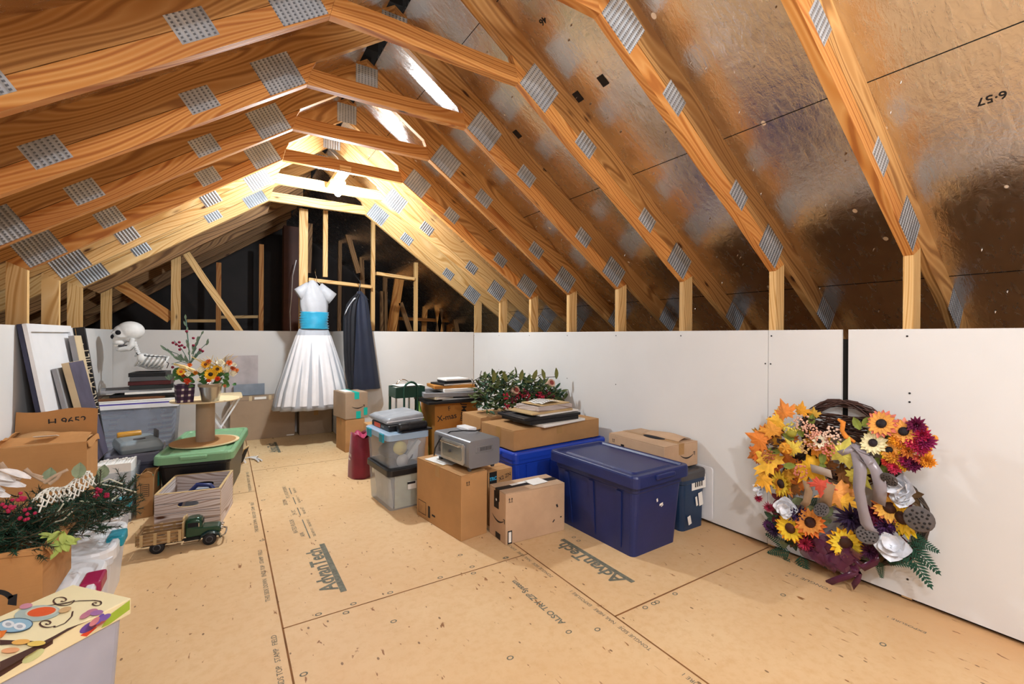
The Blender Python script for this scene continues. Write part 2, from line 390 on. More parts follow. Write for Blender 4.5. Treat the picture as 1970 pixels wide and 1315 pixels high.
for x, y, q in ((.425, 2.5, .108), (1.645, 1.83, .104), (.43, 5.45, .10)):
    stamp('AdvanTech', x, y, q, .003, (q * .47, q * .26, q * 5.3))
for k, (s_, q) in enumerate((('APA', 2.98), ('RATED FLOOR', 3.14), ('24 OC', 3.38), ('23/32 IN', 3.62), ('PS 2-10 EXPOSURE 1', 3.86))):
    stamp(s_, .40 - .03 * (k % 2), q, .036); stamp('T&G NET 47.5', .46, q, .022); sm.box((.43, q, .0008), (.006, .16, .0004))
stamp('ALSO TRY ZIP System', 1.20, 1.68, .042, .001); stamp('TONGUE 1ST', 2.44, 1.1, .034); stamp('EXPOSURE 1', 2.42, .72, .024)
for k in range(5): stamp('THIS SIDE DOWN   ENDS TOP   STAMP ' + '  FIELD', .17, .9 + .85 * k, .028); stamp('TONGUE SIDE   NAIL HERE   EXPOSURE 1', 1.385, .8 + .62 * k, .026)
for k in range(46):
    x = R.choice([.19, .23, 1.40, 1.44, .205, .6, .9, 1.1, 1.9, 2.2]) + R.uniform(-.02, .02); y = .5 + .155 * k * .8 + R.uniform(-.05, .05)
    if R.random() < .45: y = R.choice([2.04, 2.09, 1.38, 1.43]); x = R.uniform(.3, 2.4)
    a0 = R.random() * 3; n = 10; r1, r2 = .011, .007
    vs = [(x + r * math.cos(a0 + 2 * PI * i / n) * (1.3 if 1 else 1), y + r * math.sin(a0 + 2 * PI * i / n), .0008) for r in (r1, r2) for i in range(n)]
    sm.add(vs, [(i, (i + 1) % n, n + (i + 1) % n, n + i) for i in range(n)])
part('floor_stamp', sm, INKF, floor, world=True)

HW = 1.237
mb = MB(); wy = [(-2.5, 1.018, .004), (1.046, 1.413, 0), (1.416, 5.06, 0)]
for a, b, e in wy: mb.box((WR + .007, (a + b) / 2, .012 + HW / 2), (.013, b - a, HW - .012))
mb.box((WR + .022, 1.3, .6), (.006, 7.6, 1.19), m=1); mb.box((WR + .007, 1.032, .36), (.0128, .03, .7))
for y, z in [(1.40, 1.05), (1.43, 1.05), (1.4, .62), (1.43, .62), (.776, .95), (.776, .91), (.78, .1), (1.39, .1)] + [(.766 + .61 * i + .02, 1.21) for i in range(8)] + [(.766 + .61 * i + .02, .82) for i in (3, 4, 5, 6)]:
    mb.lathe([(.0045, 0), (.0045, .001)], (WR - .0005, y, z), 8, 2, Matrix.Rotation(-PI / 2, 3, 'Y'))
struct('wall_right', mb, [DRY, DARK, INK])
mb = MB(); mb.box((WL - .007, 1.8, .63), (.013, 8.7, 1.236)); struct('wall_left', mb, DRY)
mb = MB(); HB = 1.25
mb.prism([(-.99, 6.16), (1.14, 6.16), (1.14, 5.36), (2.64, 5.07), (2.64, 5.082), (1.152, 5.372), (1.152, 6.172), (-.99, 6.172)], (0, 0, .006), (1, 0, 0), (0, 1, 0), (0, 0, HB - .006))
for x in (1.1, .96, .7): mb.box((x + .1, 6.17 if x < 1.03 else 5.37, 1.26), (.004, .004, .04), m=1)
struct('wall_back', mb, [DRY2, WHITE])
mb = MB(); mb.box((.8, -2.5, 1.6), (9.6, .02, 3.3)); struct('wall_rear', mb, mat('rear_boards', 'a57a4e', .8))
BLK = mat('dark_sheathing', '1d1512', .55, .3, var=.4, scale=3)
mb = MB(); mb.box((1.5, 8.55, 1.9), (12, .02, 4)); mb.box((-3.7, 3, .5), (.02, 12, 1.2)); mb.box((5.3, 3, .5), (.02, 12, 1.2)); struct('wall_far', mb, BLK)
# sloped ceiling: foil-faced sheathing
HT = 2.52 + SL * .465 + .109 + .170     # underside of the deck on the ridge line
mb = MB()
L1, L2 = .05, 4.4
for sg in (1, -1):
    o = (XC, -2.5, 0)
    a = [(sg * L1, HT - SL * L1), (sg * L2, HT - SL * L2), (sg * L2, HT - SL * L2 + .02), (sg * L1, HT - SL * L1 + .02)]
    if sg < 0: a = a[::-1]
    mb.prism(a, o, (1, 0, 0), (0, 0, 1), (0, 11, 0))
ceil = struct('ceiling', mb, FOIL)
mb = MB(); mb.box((XC, 3, HT + .06), (.3, 11, .01)); 
for k in range(60): mb.box((XC, -2 + k * .17, HT + .03), (.09, .004, .05))
part('ridge_vent', mb, DARK, ceil, world=True)
mb = MB()      # panel seams of the foil boards, a hair below the deck
dn = Vector((-SL, 0, -1)).normalized() * .0012
for q in (.33, 1.315, 2.31):
    x = q * 1.0; z = HT - SL * x
    c = Vector((XC + x, 3, z)) + dn; t = Vector((1, 0, -SL)).normalized() * .0018
    mb.add([c - t + Vector((0, -5.4, 0)), c + t + Vector((0, -5.4, 0)), c + t + Vector((0, 5.4, 0)), c - t + Vector((0, 5.4, 0))], [(0, 1, 2, 3)])
part('sheathing_seam', mb, DARK, ceil, world=True)
mb = MB(); du = Vector((1, 0, -SL)).normalized(); nn = Vector((-SL, 0, -1)).normalized()
for i in range(150):     # nail tips poking through the foil
    x = R.uniform(.3, 2.6); y = R.uniform(.2, 3.2); p = Vector((XC + x, y, HT - SL * x)); r = R.uniform(.003, .007)
    mb.lathe([(r, 0), (r * .3, .012)], p, 5, 0, nn.to_track_quat('Z', 'Y').to_matrix())
part('nail_tip', mb, CHROME, ceil, world=True)['kind'] = 'stuff'
mb = MB()
for x, y, s_ in ((2.34, .46, '6·57'), (1.33, 1.83, '46'), (1.9, 2.62, '10:43')):
    rx = x - XC; o = Vector((x, y, HT - SL * rx)) + nn * .0015
    mb.flat(txt(s_, .045, .0005), o, (0, 1, 0), tuple(du))
for px, py in ((1112, 186), (1160, 155), (995, 258)):
    r = ray(px, py); t = (HT - H0 + SL * XC) / (r[2] + SL * r[0]); p = Vector((r[0] * t, r[1] * t, H0 + r[2] * t)) + nn * .002
    mb.add([p + du * a * .03 + Vector((0, b * .022, 0)) for a, b in ((-1, -1), (1, -1), (1, 1), (-1, 1))], [(0, 1, 2, 3)])
part('sheathing_stamp', mb, INK, ceil, world=True)

# ------------------------------------------------------------------ trusses
T0 = .766; SP = .61; T = .038
def zl(x): return 2.52 - (abs(x) - .465) * SL        # underside of the lower member
SD = (1, 0, -SL)
def plate(par, rx, z, w_, h_, y, slope=0, name='gusset_plate'):
    m = MB(); ca, sa = math.cos(slope), math.sin(slope)
    c = Vector((XC + rx, y - .0012, z)); ax = Vector((ca, 0, sa)); az = Vector((-sa, 0, ca))
    pts = [(-w_ / 2, -h_ / 2), (w_ / 2, -h_ / 2), (w_ / 2, h_ / 2), (-w_ / 2, h_ / 2)]
    vs = [c + ax * a + az * b for a, b in pts] + [c + ax * a + az * b + Vector((0, .002, 0)) for a, b in pts]
    m.add(vs, [(0, 1, 2, 3), (7, 6, 5, 4), (0, 4, 5, 1), (1, 5, 6, 2), (2, 6, 7, 3), (3, 7, 4, 0)], 0, [(a + .5, b + .5) for a, b in pts] * 2)
    return part(name, m, PLATE, par, world=True)
SA = math.atan(SL)
def truss(y, label, full=True, wm_=PINE):
    t = thing('roof_truss', label, 'roof truss', (XC, y, 0), 0, 'roof trusses along the attic')
    for sg in (1, -1):
        def P(x, z): return (sg * x, z)
        m = MB(); pts = [P(0, zl(0) + .109), P(0, zl(0) + .279), P(3.3, zl(3.3) + .279), P(3.3, zl(3.3) + .109)]
        if sg > 0: pts = pts[::-1]
        m.prism(pts, (XC, y, 0), (1, 0, 0), (0, 0, 1), (0, T, 0), 0, (1, 0, -sg * SL)); part('top_chord', m, PINEO if wm_ is PINE else wm_, t, world=True, bevel=.003)
        m = MB(); pts = [P(.465, zl(.465)), P(.443, 2.609), P(.42, zl(.42) + .105), P(1.909, zl(1.909) + .105), P(1.82, zl(1.82))]
        if sg > 0: pts = pts[::-1]
        m.prism(pts, (XC, y, 0), (1, 0, 0), (0, 0, 1), (0, T, 0), 0, (1, 0, -sg * SL)); part('lower_chord', m, wm_, t, world=True, bevel=.003)
        m = MB(); pts = [P(1.82, .01), P(1.82, zl(1.82) - .001), P(1.909, zl(1.909) + .106), P(1.909, .01)]
        if sg > 0: pts = pts[::-1]
        m.prism(pts, (XC, y, 0), (1, 0, 0), (0, 0, 1), (0, T, 0), 0, (0, 0, 1)); part('post', m, PINE2, t, world=True, bevel=.002)
        for rx, w_, h_ in ((.60, .20, .165), (.93, .135, .10), (1.45, .135, .10), (1.77, .2, .16), (2.42, .2, .14)):
            zc = zl(rx) + (.109 if rx < 1.6 else .10 if rx < 2 else .19); plate(t, sg * rx, zc, w_, h_, y, -sg * SA)
    m = MB(); m.prism([(-.464, 2.52), (.464, 2.52), (.442, 2.609), (-.442, 2.609)], (XC, y, 0), (1, 0, 0), (0, 0, 1), (0, T, 0), 0, (1, 0, 0)); part('collar_tie', m, wm_, t, world=True, bevel=.002)
    plate(t, 0, zl(0) + .15, .15, .15, y)
    return t
lab = ['pale pine roof truss nearest the camera on the right, cut off by the frame', 'second roof truss from the camera, steep chord at right',
       'third roof truss from the camera, its wide left chord filling the top left corner', 'fourth roof truss from the camera, big plate above its left knee',
       'fifth roof truss from the camera, middle of the row', 'sixth roof truss from the camera, last before the ceiling bulb',
       'seventh roof truss from the camera, just behind the glowing bulb', 'farthest complete roof truss, framing the dark opening above the hanging clothes']
for i in range(8): truss(T0 + SP * i, lab[i], wm_=PINE2 if i > 5 else PINE)  # last two trusses take paler pine, painting in the bulb's brightness
for i in range(8, 13):      # left-hand rafters carry on beyond the room
    y = T0 + SP * i; t = thing('rafter', 'unlit left-hand rafter running on beyond the last full truss', 'rafter', (XC, y, 0), 0, 'rafters beyond the room')
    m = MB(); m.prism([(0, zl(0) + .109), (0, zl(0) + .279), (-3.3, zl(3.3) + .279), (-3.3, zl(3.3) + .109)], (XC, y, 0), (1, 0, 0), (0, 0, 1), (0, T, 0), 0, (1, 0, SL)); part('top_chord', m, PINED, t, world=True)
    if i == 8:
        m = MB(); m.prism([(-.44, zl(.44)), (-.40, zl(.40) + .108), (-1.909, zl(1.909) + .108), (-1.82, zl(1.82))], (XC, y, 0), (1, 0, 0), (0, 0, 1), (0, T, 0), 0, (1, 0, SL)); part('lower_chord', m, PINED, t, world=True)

def stud(name, label, p0, p1, w_=.089, t_=.038, m_=PINE2, up=(0, 1, 0), cat='stud', group=None):
    m = MB(); m.beam(p0, p1, t_, w_, up); o = part(name, m, m_, bevel=.002); return tag(o, label, cat, group)
YF = 5.56
def sx(x, y, Y=YF): p = onY(x, y, Y); return p
def vstud(x, ytop, Y, label, w_, m_=PINE2, zb=.0, name='wall_stud', group=None):
    p = onY(x, ytop, Y); return stud(name, label, (p.x, Y, zb), (p.x, Y, p.z), w_, .038, m_, (0, 1, 0), 'stud', group)
vstud(584, 402, YF, 'wide pine stud behind the hanging white dress', .089, zb=.5)
p = onY(584, 402, YF); stud('blocking', 'short block tying the wide stud to the wall behind the dress', (p.x, YF + .02, .56), (p.x, 6.158, .56), .089, .038, PINE2, (0, 0, 1), 'blocking')
vstud(718, 392, YF + .05, 'pine stud right of the hanging dark suit, full height', .045, zb=1.26)
vstud(800, 505, YF + .05, 'right-hand pine stud of the unfinished closet framing', .045, zb=1.26)
p0, p1 = onY(593, 538, YF), onY(713, 552, YF); stud('header_beam', 'pine header the dress and suit hang from', p0, p1, .038, .089, PINE2, (0, 1, 0), 'header')
m_ = onY(626, 405, YF + .04); stud('wall_stud', 'thin pine stud standing on the header above the dress', (m_.x, YF + .04, p0.z + .05), (m_.x, YF + .04, m_.z), .05, .038, PINE2, (0, 1, 0), 'stud')
p0, p1 = onY(723, 526, YF + .05), onY(796, 537, YF + .05); stud('header_beam', 'short pine header between two studs, right of the suit', p0, p1, .038, .085, PINE2, (0, 1, 0), 'header')
Y2 = 7.4
for i, (xa, ya, xb, yb, w_) in enumerate([(700, 640, 692, 400, .05), (652, 640, 655, 400, .04), (735, 640, 735, 560, .05), (741, 640, 740, 400, .05), (815, 640, 822, 512, .06), (873, 640, 875, 560, .05), (850, 640, 851, 570, .05), (895, 640, 895, 575, .07), (864, 640, 864, 548, .07), (764, 640, 764, 545, .04)]):
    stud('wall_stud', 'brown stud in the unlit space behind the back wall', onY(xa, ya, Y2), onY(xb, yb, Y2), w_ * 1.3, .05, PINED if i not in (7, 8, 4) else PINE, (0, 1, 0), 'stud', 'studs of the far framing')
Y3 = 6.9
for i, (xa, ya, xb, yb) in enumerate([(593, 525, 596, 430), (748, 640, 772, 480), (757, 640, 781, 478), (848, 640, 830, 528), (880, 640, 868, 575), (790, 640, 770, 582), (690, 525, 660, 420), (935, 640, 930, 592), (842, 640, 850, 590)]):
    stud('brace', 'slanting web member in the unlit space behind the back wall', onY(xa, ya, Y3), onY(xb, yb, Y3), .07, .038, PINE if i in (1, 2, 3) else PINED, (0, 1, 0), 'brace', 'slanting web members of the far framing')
stud('cross_rail', 'horizontal rail across the studs behind the back wall', onY(762, 612, 7.2), onY(960, 622, 7.2), .05, .09, PINE, (0, 1, 0), 'rail')
YG = 6.45
p = onY(339, 482, YG); stud('wall_stud', 'pine stud with a knot above the autumn bouquet', (p.x, YG, 0), p, .089, .038, PINE2, (0, 1, 0), 'stud')
stud('brace', 'long diagonal brace falling right from the stud above the bouquet', onY(352, 478, YG - .05), onY(470, 650, YG - .05), .075, .038, PINE2, (0, 1, 0), 'brace')
p = onY(205, 545, 6.22); stud('wall_stud', 'pine stud behind the skeleton skull at the room corner', (p.x, 6.22, 0), p, .085, .038, PINE2, (0, 1, 0), 'stud')
stud('brace', 'diagonal brace falling right from the stud behind the skull', onY(228, 545, 6.5), onY(330, 612, 6.5), .12, .038, PINE, (0, 1, 0), 'brace')
p = onY(421, 505, 7.6); stud('wall_stud', 'thin stud right of the long diagonal brace', (p.x, 7.6, 0), p, .06, .038, PINE, (0, 1, 0), 'stud')
p = onY(503, 470, 7.6); stud('wall_stud', 'thin stud left of the dark board chase', (p.x, 7.6, 0), p, .06, .038, PINE, (0, 1, 0), 'stud')
stud('cross_rail', 'short pale rail low behind the bouquet', onY(360, 617, 7.6), onY(415, 617, 7.6), .04, .09, PINE2, (0, 1, 0), 'rail')
stud('cross_rail', 'pale stained rail between two thin studs left of the dress', onY(424, 610, 7.7), onY(500, 609, 7.7), .04, .08, PINE2, (0, 1, 0), 'rail')
m = MB(); a, b = onY(546, 425, 6.9), onY(577, 420, 6.9); m.box(((a.x + b.x) / 2, 7.0, 1.35), (b.x - a.x, .2, 2.7)); tag(part('board_chase', m, mat('stained_board', '4a2415', .6, var=.3, scale=3), bevel=.003), 'dark reddish brown boxed chase left of the wide stud', 'chase')
m = MB(); m.tube([onY(570, 500, 6.6), onY(563, 530, 6.6), onY(561, 570, 6.6), onY(558, 600, 6.6), onY(559, 640, 6.6)], .006, 6); tag(part('hanging_wire', m, WHITE), 'loose white wire hanging before the dark chase', 'wire')

# ------------------------------------------------------------------ ceiling bulb
b = thing('ceiling_light', 'glowing bare bulb in a white lampholder under the collar ties', 'light', BULB)
m = MB(); m.beam((0, -.29, .107), (0, .28, .107), .038, .089, (0, 0, 1)); part('mounting_block', m, PINE2, b)
m = MB(); m.lathe([(.062, .088), (.066, .08), (.06, .062), (.03, .05), (.024, .03), (.0, .03)], (0, 0, 0), 24); part('lampholder', m, WHITE, b)
m = MB(); m.lathe([(.001, -.045), (.016, -.042), (.028, -.028), (.031, -.01), (.024, .012), (.014, .03)], (0, 0, 0), 20); part('bulb', m, GLOW, b)
m = MB(); m.tube([(0, .0, .09), (-.02, .05, .16), (.03, .12, .24), (.09, .2, .26), (.05, .3, .4), (.0, .5, .55)], .005, 6); part('cable', m, WHITE, b)
b = thing('ceiling_light', 'second bare bulb behind the camera', 'light', (.82, -.9, 2.455))
m = MB(); m.lathe([(.062, .06), (.066, .05), (.06, .04), (.03, .03), (.0, .03)], (0, 0, 0), 20); part('lampholder', m, WHITE, b)
m = MB(); m.lathe([(.001, -.045), (.016, -.042), (.028, -.028), (.031, -.01), (.024, .012), (.014, .03)], (0, 0, 0), 16); part('bulb', m, GLOW, b)
#BODY
# ------------------------------------------------------------------ cartons and totes
def facefr(sx, sy, h, f):      # centre, right, up of one box face, 0.8 mm proud
    e = .0012
    return {'-y': (Vector((0, -sy / 2 - e, h / 2)), Vector((1, 0, 0)), Vector((0, 0, 1)), sx, h), '-x': (Vector((-sx / 2 - e, 0, h / 2)), Vector((0, -1, 0)), Vector((0, 0, 1)), sy, h),
            '+x': (Vector((sx / 2 + e, 0, h / 2)), Vector((0, 1, 0)), Vector((0, 0, 1)), sy, h), '+z': (Vector((0, 0, h + e)), Vector((1, 0, 0)), Vector((0, 1, 0)), sx, sy)}[f]
def quad(m, fr, u, v, w_, h_, mi=0, rot=0, lift=0):
    o, a, b, W, H = fr; n = a.cross(b); c = o + a * u * W / 2 + b * v * H / 2 + n * lift; cr, sr = math.cos(rot), math.sin(rot)
    a2 = a * cr + b * sr; b2 = b * cr - a * sr
    m.add([c - a2 * w_ / 2 - b2 * h_ / 2, c + a2 * w_ / 2 - b2 * h_ / 2, c + a2 * w_ / 2 + b2 * h_ / 2, c - a2 * w_ / 2 + b2 * h_ / 2], [(0, 1, 2, 3)], mi)
def poly(m, fr, u, v, pts, mi=0, lift=0, fs=None):
    o, a, b, W, H = fr; n = a.cross(b); c = o + a * u * W / 2 + b * v * H / 2 + n * lift
    m.add([c + a * x + b * y for x, y in pts], fs or [list(range(len(pts)))], mi)
def smile(m, fr, u, v, w_, mi=0):
    N = 12; up = []; lo = []
    for i in range(N + 1):
        t = -1 + 2 * i / N; y = .16 * w_ * (t * t - 1) * 1.0; th = .05 * w_ * (1 - .75 * abs(t) ** 1.5)
        up.append((t * w_ / 2, y + th * .4)); lo.append((t * w_ / 2, y - th))
    for i in range(N): poly(m, fr, u, v, [lo[i], lo[i + 1], up[i + 1], up[i]], mi)
    poly(m, fr, u, v, [(w_ * .40, .05 * w_), (w_ * .56, .07 * w_), (w_ * .53, .03 * w_), (w_ * .42, .02 * w_)], mi)
    poly(m, fr, u, v, [(w_ * .56, .07 * w_), (w_ * .54, -.12 * w_), (w_ * .50, -.09 * w_), (w_ * .52, .03 * w_)], mi)
def words(m, fr, u, v, st, size, mi=0, rot=0, bold=0, lift=0):
    o, a, b, W, H = fr; n = a.cross(b); cr, sr = math.cos(rot), math.sin(rot)
    m.flat(txt(st, size, bold), o + a * u * W / 2 + b * v * H / 2 + n * lift, a * cr + b * sr, b * cr - a * sr, mi)
def arrows(m, fr, u, v, s_, mi=0):
    for dx in (-.35, .35):
        poly(m, fr, u, v, [((dx - .08) * s_, -.4 * s_), ((dx + .08) * s_, -.4 * s_), ((dx + .08) * s_, .2 * s_), ((dx - .08) * s_, .2 * s_)], mi)
        poly(m, fr, u, v, [((dx - .25) * s_, .2 * s_), ((dx + .25) * s_, .2 * s_), (dx * s_, .6 * s_)], mi)
    quad(m, fr, u, v - .62 * s_ / fr[4] * 2 * .8, s_ * 1.2, s_ * .1, mi)
def carton(label, x, y, z, sx_, sy_, h, rot, m_=CARD, name='cardboard_box', open_=None, tape='y', tmat=None, group=None, flapgap=.003):
    t = thing(name, label, 'box', (x, y, z), rot, group); w_ = .004
    b = MB()
    if open_ is None:
        b.box((0, 0, (h - .006) / 2), (sx_, sy_, h - .006)); part('body', b, m_, t, bevel=.004, seg=2)
        for s_ in (-1, 1):
            f = MB()
            if tape == 'y': f.box((s_ * sx_ / 4, 0, h - .0035), (sx_ / 2 - .002, sy_, .005))
            else: f.box((0, s_ * sy_ / 4, h - .0035), (sx_, sy_ / 2 - .002, .005))
            part('flap', f, m_, t, bevel=.0015)
        tp = MB(); tw = .05
        if tape == 'y':
            tp.box((0, 0, h - .0002), (tw, sy_, .0012)); 
            for s_ in (-1, 1): tp.box((0, s_ * (sy_ / 2 + .0006), h - .035), (tw, .0012, .07))
        else:
            tp.box((0, 0, h - .0002), (sx_, tw, .0012))
            for s_ in (-1, 1): tp.box((s_ * (sx_ / 2 + .0006), 0, h - .035), (.0012, tw, .07))
        part('packing_tape', tp, tmat or TAPE, t)
    else:
        for c, d in (((0, -sy_ / 2 + w_ / 2, h / 2), (sx_, w_, h)), ((0, sy_ / 2 - w_ / 2, h / 2), (sx_, w_, h)), ((-sx_ / 2 + w_ / 2, 0, h / 2), (w_, sy_ - 2 * w_, h)), ((sx_ / 2 - w_ / 2, 0, h / 2), (w_, sy_ - 2 * w_, h)), ((0, 0, w_ / 2), (sx_ - 2 * w_, sy_ - 2 * w_, w_))): b.box(c, d)
        part('body', b, m_, t)
        for side, ang, ln in open_:
            f = MB(); a = math.radians(ang)
            if side in ('+x', '-x'):
                s_ = 1 if side == '+x' else -1
                p = [Vector((s_ * sx_ / 2, q * sy_ / 2 * .98, h)) for q in (-1, 1)]; d = Vector((s_ * math.cos(a), 0, math.sin(a))) * ln
            else:
                s_ = 1 if side == '+y' else -1
                p = [Vector((q * sx_ / 2 * .98, s_ * sy_ / 2, h)) for q in (-1, 1)]; d = Vector((0, s_ * math.cos(a), math.sin(a))) * ln
            f.grid(lambda u, v: p[0].lerp(p[1], u) + d * v + Vector((0, 0, .008 * math.sin(u * 7 + v * 3) * v)), 8, 4, smooth=False); part('flap', f, m_, t, solid=.004)
    return t
def marks(t, m, mats=INK, name='printed_mark', label=None): return part(name, m, mats, t, label=label)
def tote(label, x, y, z, bx, by, tx_, ty, h, rot, bm, lm, name='storage_tote', lid=.04, lr=.035, over=.02, ribs=0, group=None, handles='x', inner=True, hm=None):
    t = thing(name, label, 'storage bin', (x, y, z), rot, group); H = h - lid; b = MB()
    rings = [rr(0, 0, bx, by, 0, .03), rr(0, 0, bx + (tx_ - bx) * .12, by + (ty - by) * .12, H * .12, .03), rr(0, 0, tx_, ty, H * .86, .035), rr(0, 0, tx_ + .012, ty + .012, H * .865, .035), rr(0, 0, tx_ + .012, ty + .012, H, .035), rr(0, 0, tx_ - .01, ty - .01, H, .03)]
    rings += [rr(0, 0, bx - .012, by - .012, .006, .025)]
    b.loft(rings, (True, True), smooth=False); part('body', b, bm, t, bevel=.003)
    if ribs:
        for s_ in (-1, 1):
            for k in range(ribs):
                r_ = MB(); q = -.5 + (k + .5) / ribs
                if handles == 'y' : r_.beam((s_ * bx / 2, q * by, .03), (s_ * (tx_ / 2 + .002), q * ty, H * .84), .012, .035, (s_, 0, 0))
                else: r_.beam((q * bx, s_ * by / 2, .03), (q * tx_, s_ * (ty / 2 + .002), H * .84), .012, .035, (0, s_, 0))
                part('rib', r_, bm, t, bevel=.003)
    l = MB(); ox, oy = tx_ + 2 * over, ty + 2 * over
    l.loft([rr(0, 0, ox, oy, H - .02, lr), rr(0, 0, ox, oy, h - .012, lr), rr(0, 0, ox - .012, oy - .012, h, lr - .005), rr(0, 0, ox - .05, oy - .05, h, lr - .008), rr(0, 0, ox - .07, oy - .07, h - .014, lr - .01), rr(0, 0, ox - .14, oy - .14, h - .014, .02), rr(0, 0, ox - .16, oy - .16, h - .006, .02)], (True, True), smooth=False)
    part('lid', l, lm, t, bevel=.003, seg=2)
    for s_ in (-1, 1):
        hd = MB()
        if hm: hd.box((s_ * (ox / 2 - .018), 0, h - .018), (.062, .11, .048))
        elif handles == 'x': hd.box((s_ * (ox / 2 - .004), 0, h - .024), (.04, .16, .028))
        else: hd.box((0, s_ * (oy / 2 - .004), h - .024), (.16, .04, .028))
        part('latch', hd, hm or lm, t, bevel=.008, seg=2)
    return t
# --- right-hand pile
t = tote('large navy blue storage tote with recessed lid in front of the pile', 2.05, 2.03, 0, .37, .60, .41, .66, .46, 2, NAVY, NAVY, over=.032, lid=.045, handles='y', ribs=3)
m = MB(); fr = facefr(.375, .61, .40, '-y')
quad(m, fr, -.1, .45, .012, .02, 0, .3); quad(m, fr, .1, .3, .03, .012, 0, .2); quad(m, fr, .15, .25, .02, .006, 0, .4); m.v = [p + Vector((0, -.03 * (p.z / .4), 0)) for p in m.v]; marks(t, m, PAPER, 'sticker_scrap')
t = carton('tall brown carton in front with the grey toaster oven on top', 1.225, 2.665, 0, .19, .53, .385, 8, CARD, tape='x')
m = MB(); fr = facefr(.19, .53, .385, '-y'); arrows(m, fr, -.5, .72, .022)
fr = facefr(.19, .53, .385, '-x')
for a in ((0, .16, .1, .003), (0, -.0, .1, .003)): quad(m, fr, -.72, -.42 + (-.42 if a[1] == 0 else .0), .1, .003)
for q in (-.9, -.54): quad(m, fr, q, -.63, .003, .082)
quad(m, fr, -.38, -.66, .026, .075); quad(m, fr, -.17, -.7, .04, .012); marks(t, m)
m = MB(); fr = facefr(.19, .53, .385, '+z'); quad(m, fr, -.1, .35, .13, .2, 0, .1, .001); quad(m, fr, .1, .05, .1, .1, 0, .3, .0015); marks(t, m, PAPER, 'shipping_label', 'torn white shipping label')
t = carton('light tan carton with a curved arrow logo beside the navy tote', 1.58, 2.31, 0, .42, .205, .295, -2, CARDP, tape='x', tmat=BLACK)
m = MB(); fr = facefr(.42, .205, .295, '-y'); arrows(m, fr, -.85, .72, .024); quad(m, fr, -.87, -.72, .03, .075); quad(m, fr, .72, .1, .012, .02, 0, .4); quad(m, fr, .6, -.5, .02, .008, 0, .8); quad(m, fr, .86, -.4, .012, .008)
fr = facefr(.42, .205, .295, '-x'); smile(m, fr, .1, -.1, .15); quad(m, fr, -.1, .55, .06, .1); quad(m, fr, .1, -.85, .06, .035); marks(t, m)
m = MB(); fr = facefr(.42, .205, .295, '-y'); quad(m, fr, -.87, -.72, .018, .06, 0, 0, .0006); fr = facefr(.42, .205, .295, '-x'); quad(m, fr, -.1, .55, .014, .014, 0, .7, .0006); fr = facefr(.42, .205, .295, '+z'); quad(m, fr, .3, 0, .12, .1, 0, .1, .001); quad(m, fr, -.25, .2, .12, .03, 0, .1, .001); marks(t, m, PAPER, 'label_patch')
t = carton('small brown carton with black and blue tape wedged behind the toaster box', 1.50, 2.62, 0, .2, .2, .335, 8, CARD, tape='x', tmat=CARD)
m = MB(); fr = facefr(.2, .2, .335, '-y'); quad(m, fr, -.62, .72, .06, .09); marks(t, m, BLACK, 'printed_tape'); m = MB(); words(m, fr, -.62, .72, 'TRC', .03, 0, 0, .001, .0006); marks(t, m, mat('cyan_print', '3aa8d8', .5))
m = MB(); words(m, fr, .35, .7, 'X2 ZN', .035, 0, .2, .0003); marks(t, m, INK, 'handwriting')
t = tote('bright blue storage tote under the long brown carton', 2.12, 2.88, 0, .82, .42, .90, .46, .395, 4, BLUE, BLUE, over=.012, lid=.03, handles='x', inner=False, ribs=4)
t = carton('long low brown carton carrying picture frames on the bright blue tote', 2.12, 2.905, .396, .86, .42, .145, 4, CARD, tape='y')
m = MB(); fr = facefr(.86, .42, .145, '-x'); quad(m, fr, .1, 0, .06, .144); marks(t, m, TAPE, 'packing_tape')
t = tote('small dark blue tub with white labels against the right wall', 2.487, 1.93, 0, .215, .27, .235, .285, .365, 0, mat('slate_blue_plastic', '1c3656', .4), GREYD, over=.008, lid=.03)
m = MB(); fr = facefr(.232, .283, .34, '-y'); quad(m, fr, .38, .68, .14, .085, 0, 0, .003); quad(m, fr, .55, .05, .04, .085, 0, .15, .003); quad(m, fr, .2, .0, .018, .06, 0, .2, .003); quad(m, fr, -.4, -.62, .03, .055, 0, .25, .003); marks(t, m, PAPER, 'paper_label')
m = MB()
for k in range(4): quad(m, fr, .1 + .18 * k, .70, .012, .06, 0, 0, .0036)
marks(t, m, INK, 'label_print')
t = thing('white_board', 'white plastic panel leaning between dark blue tub and wall', 'panel', (2.625, 1.92, 0), 0)
m = MB(); m.loft([[Vector((x, p.x, .02 + p.y)) for p in rr(0, .18, .34, .34, 0, .02)] for x in (-.005, .005)], smooth=False); part('panel', m, WHITE, t, bevel=.002)
t = carton('tan carton with torn top and curved arrow logo against the right wall', 2.46, 2.10, .367, .33, .48, .155, 0, CARDP, tape='y', tmat=TAPE)
m = MB(); fr = facefr(.33, .48, .155, '-y'); smile(m, fr, .35, .05, .14); fr = facefr(.33, .48, .155, '-x'); arrows(m, fr, -.8, .45, .02); quad(m, fr, -.45, .1, .03, .03); marks(t, m)
m = MB(); m.ell((.0, -.02, .156), (.04, .09, .0035), 14); marks(t, m, SOCK, 'torn_hole')
m = MB(); m.grid(lambda u, v: (.02 + .13 * u, -.2 + .3 * v, .157 + .03 * math.sin(u * 3) * (1 - abs(v - .4))), 6, 6); part('torn_flap', m, CARDP, t, solid=.003)
t = carton('orange brown carton marked in pen behind the toaster, frames on top', 1.90, 4.18, 0, .44, .44, .57, -4, CARDO, tape='y', tmat=CARDO)
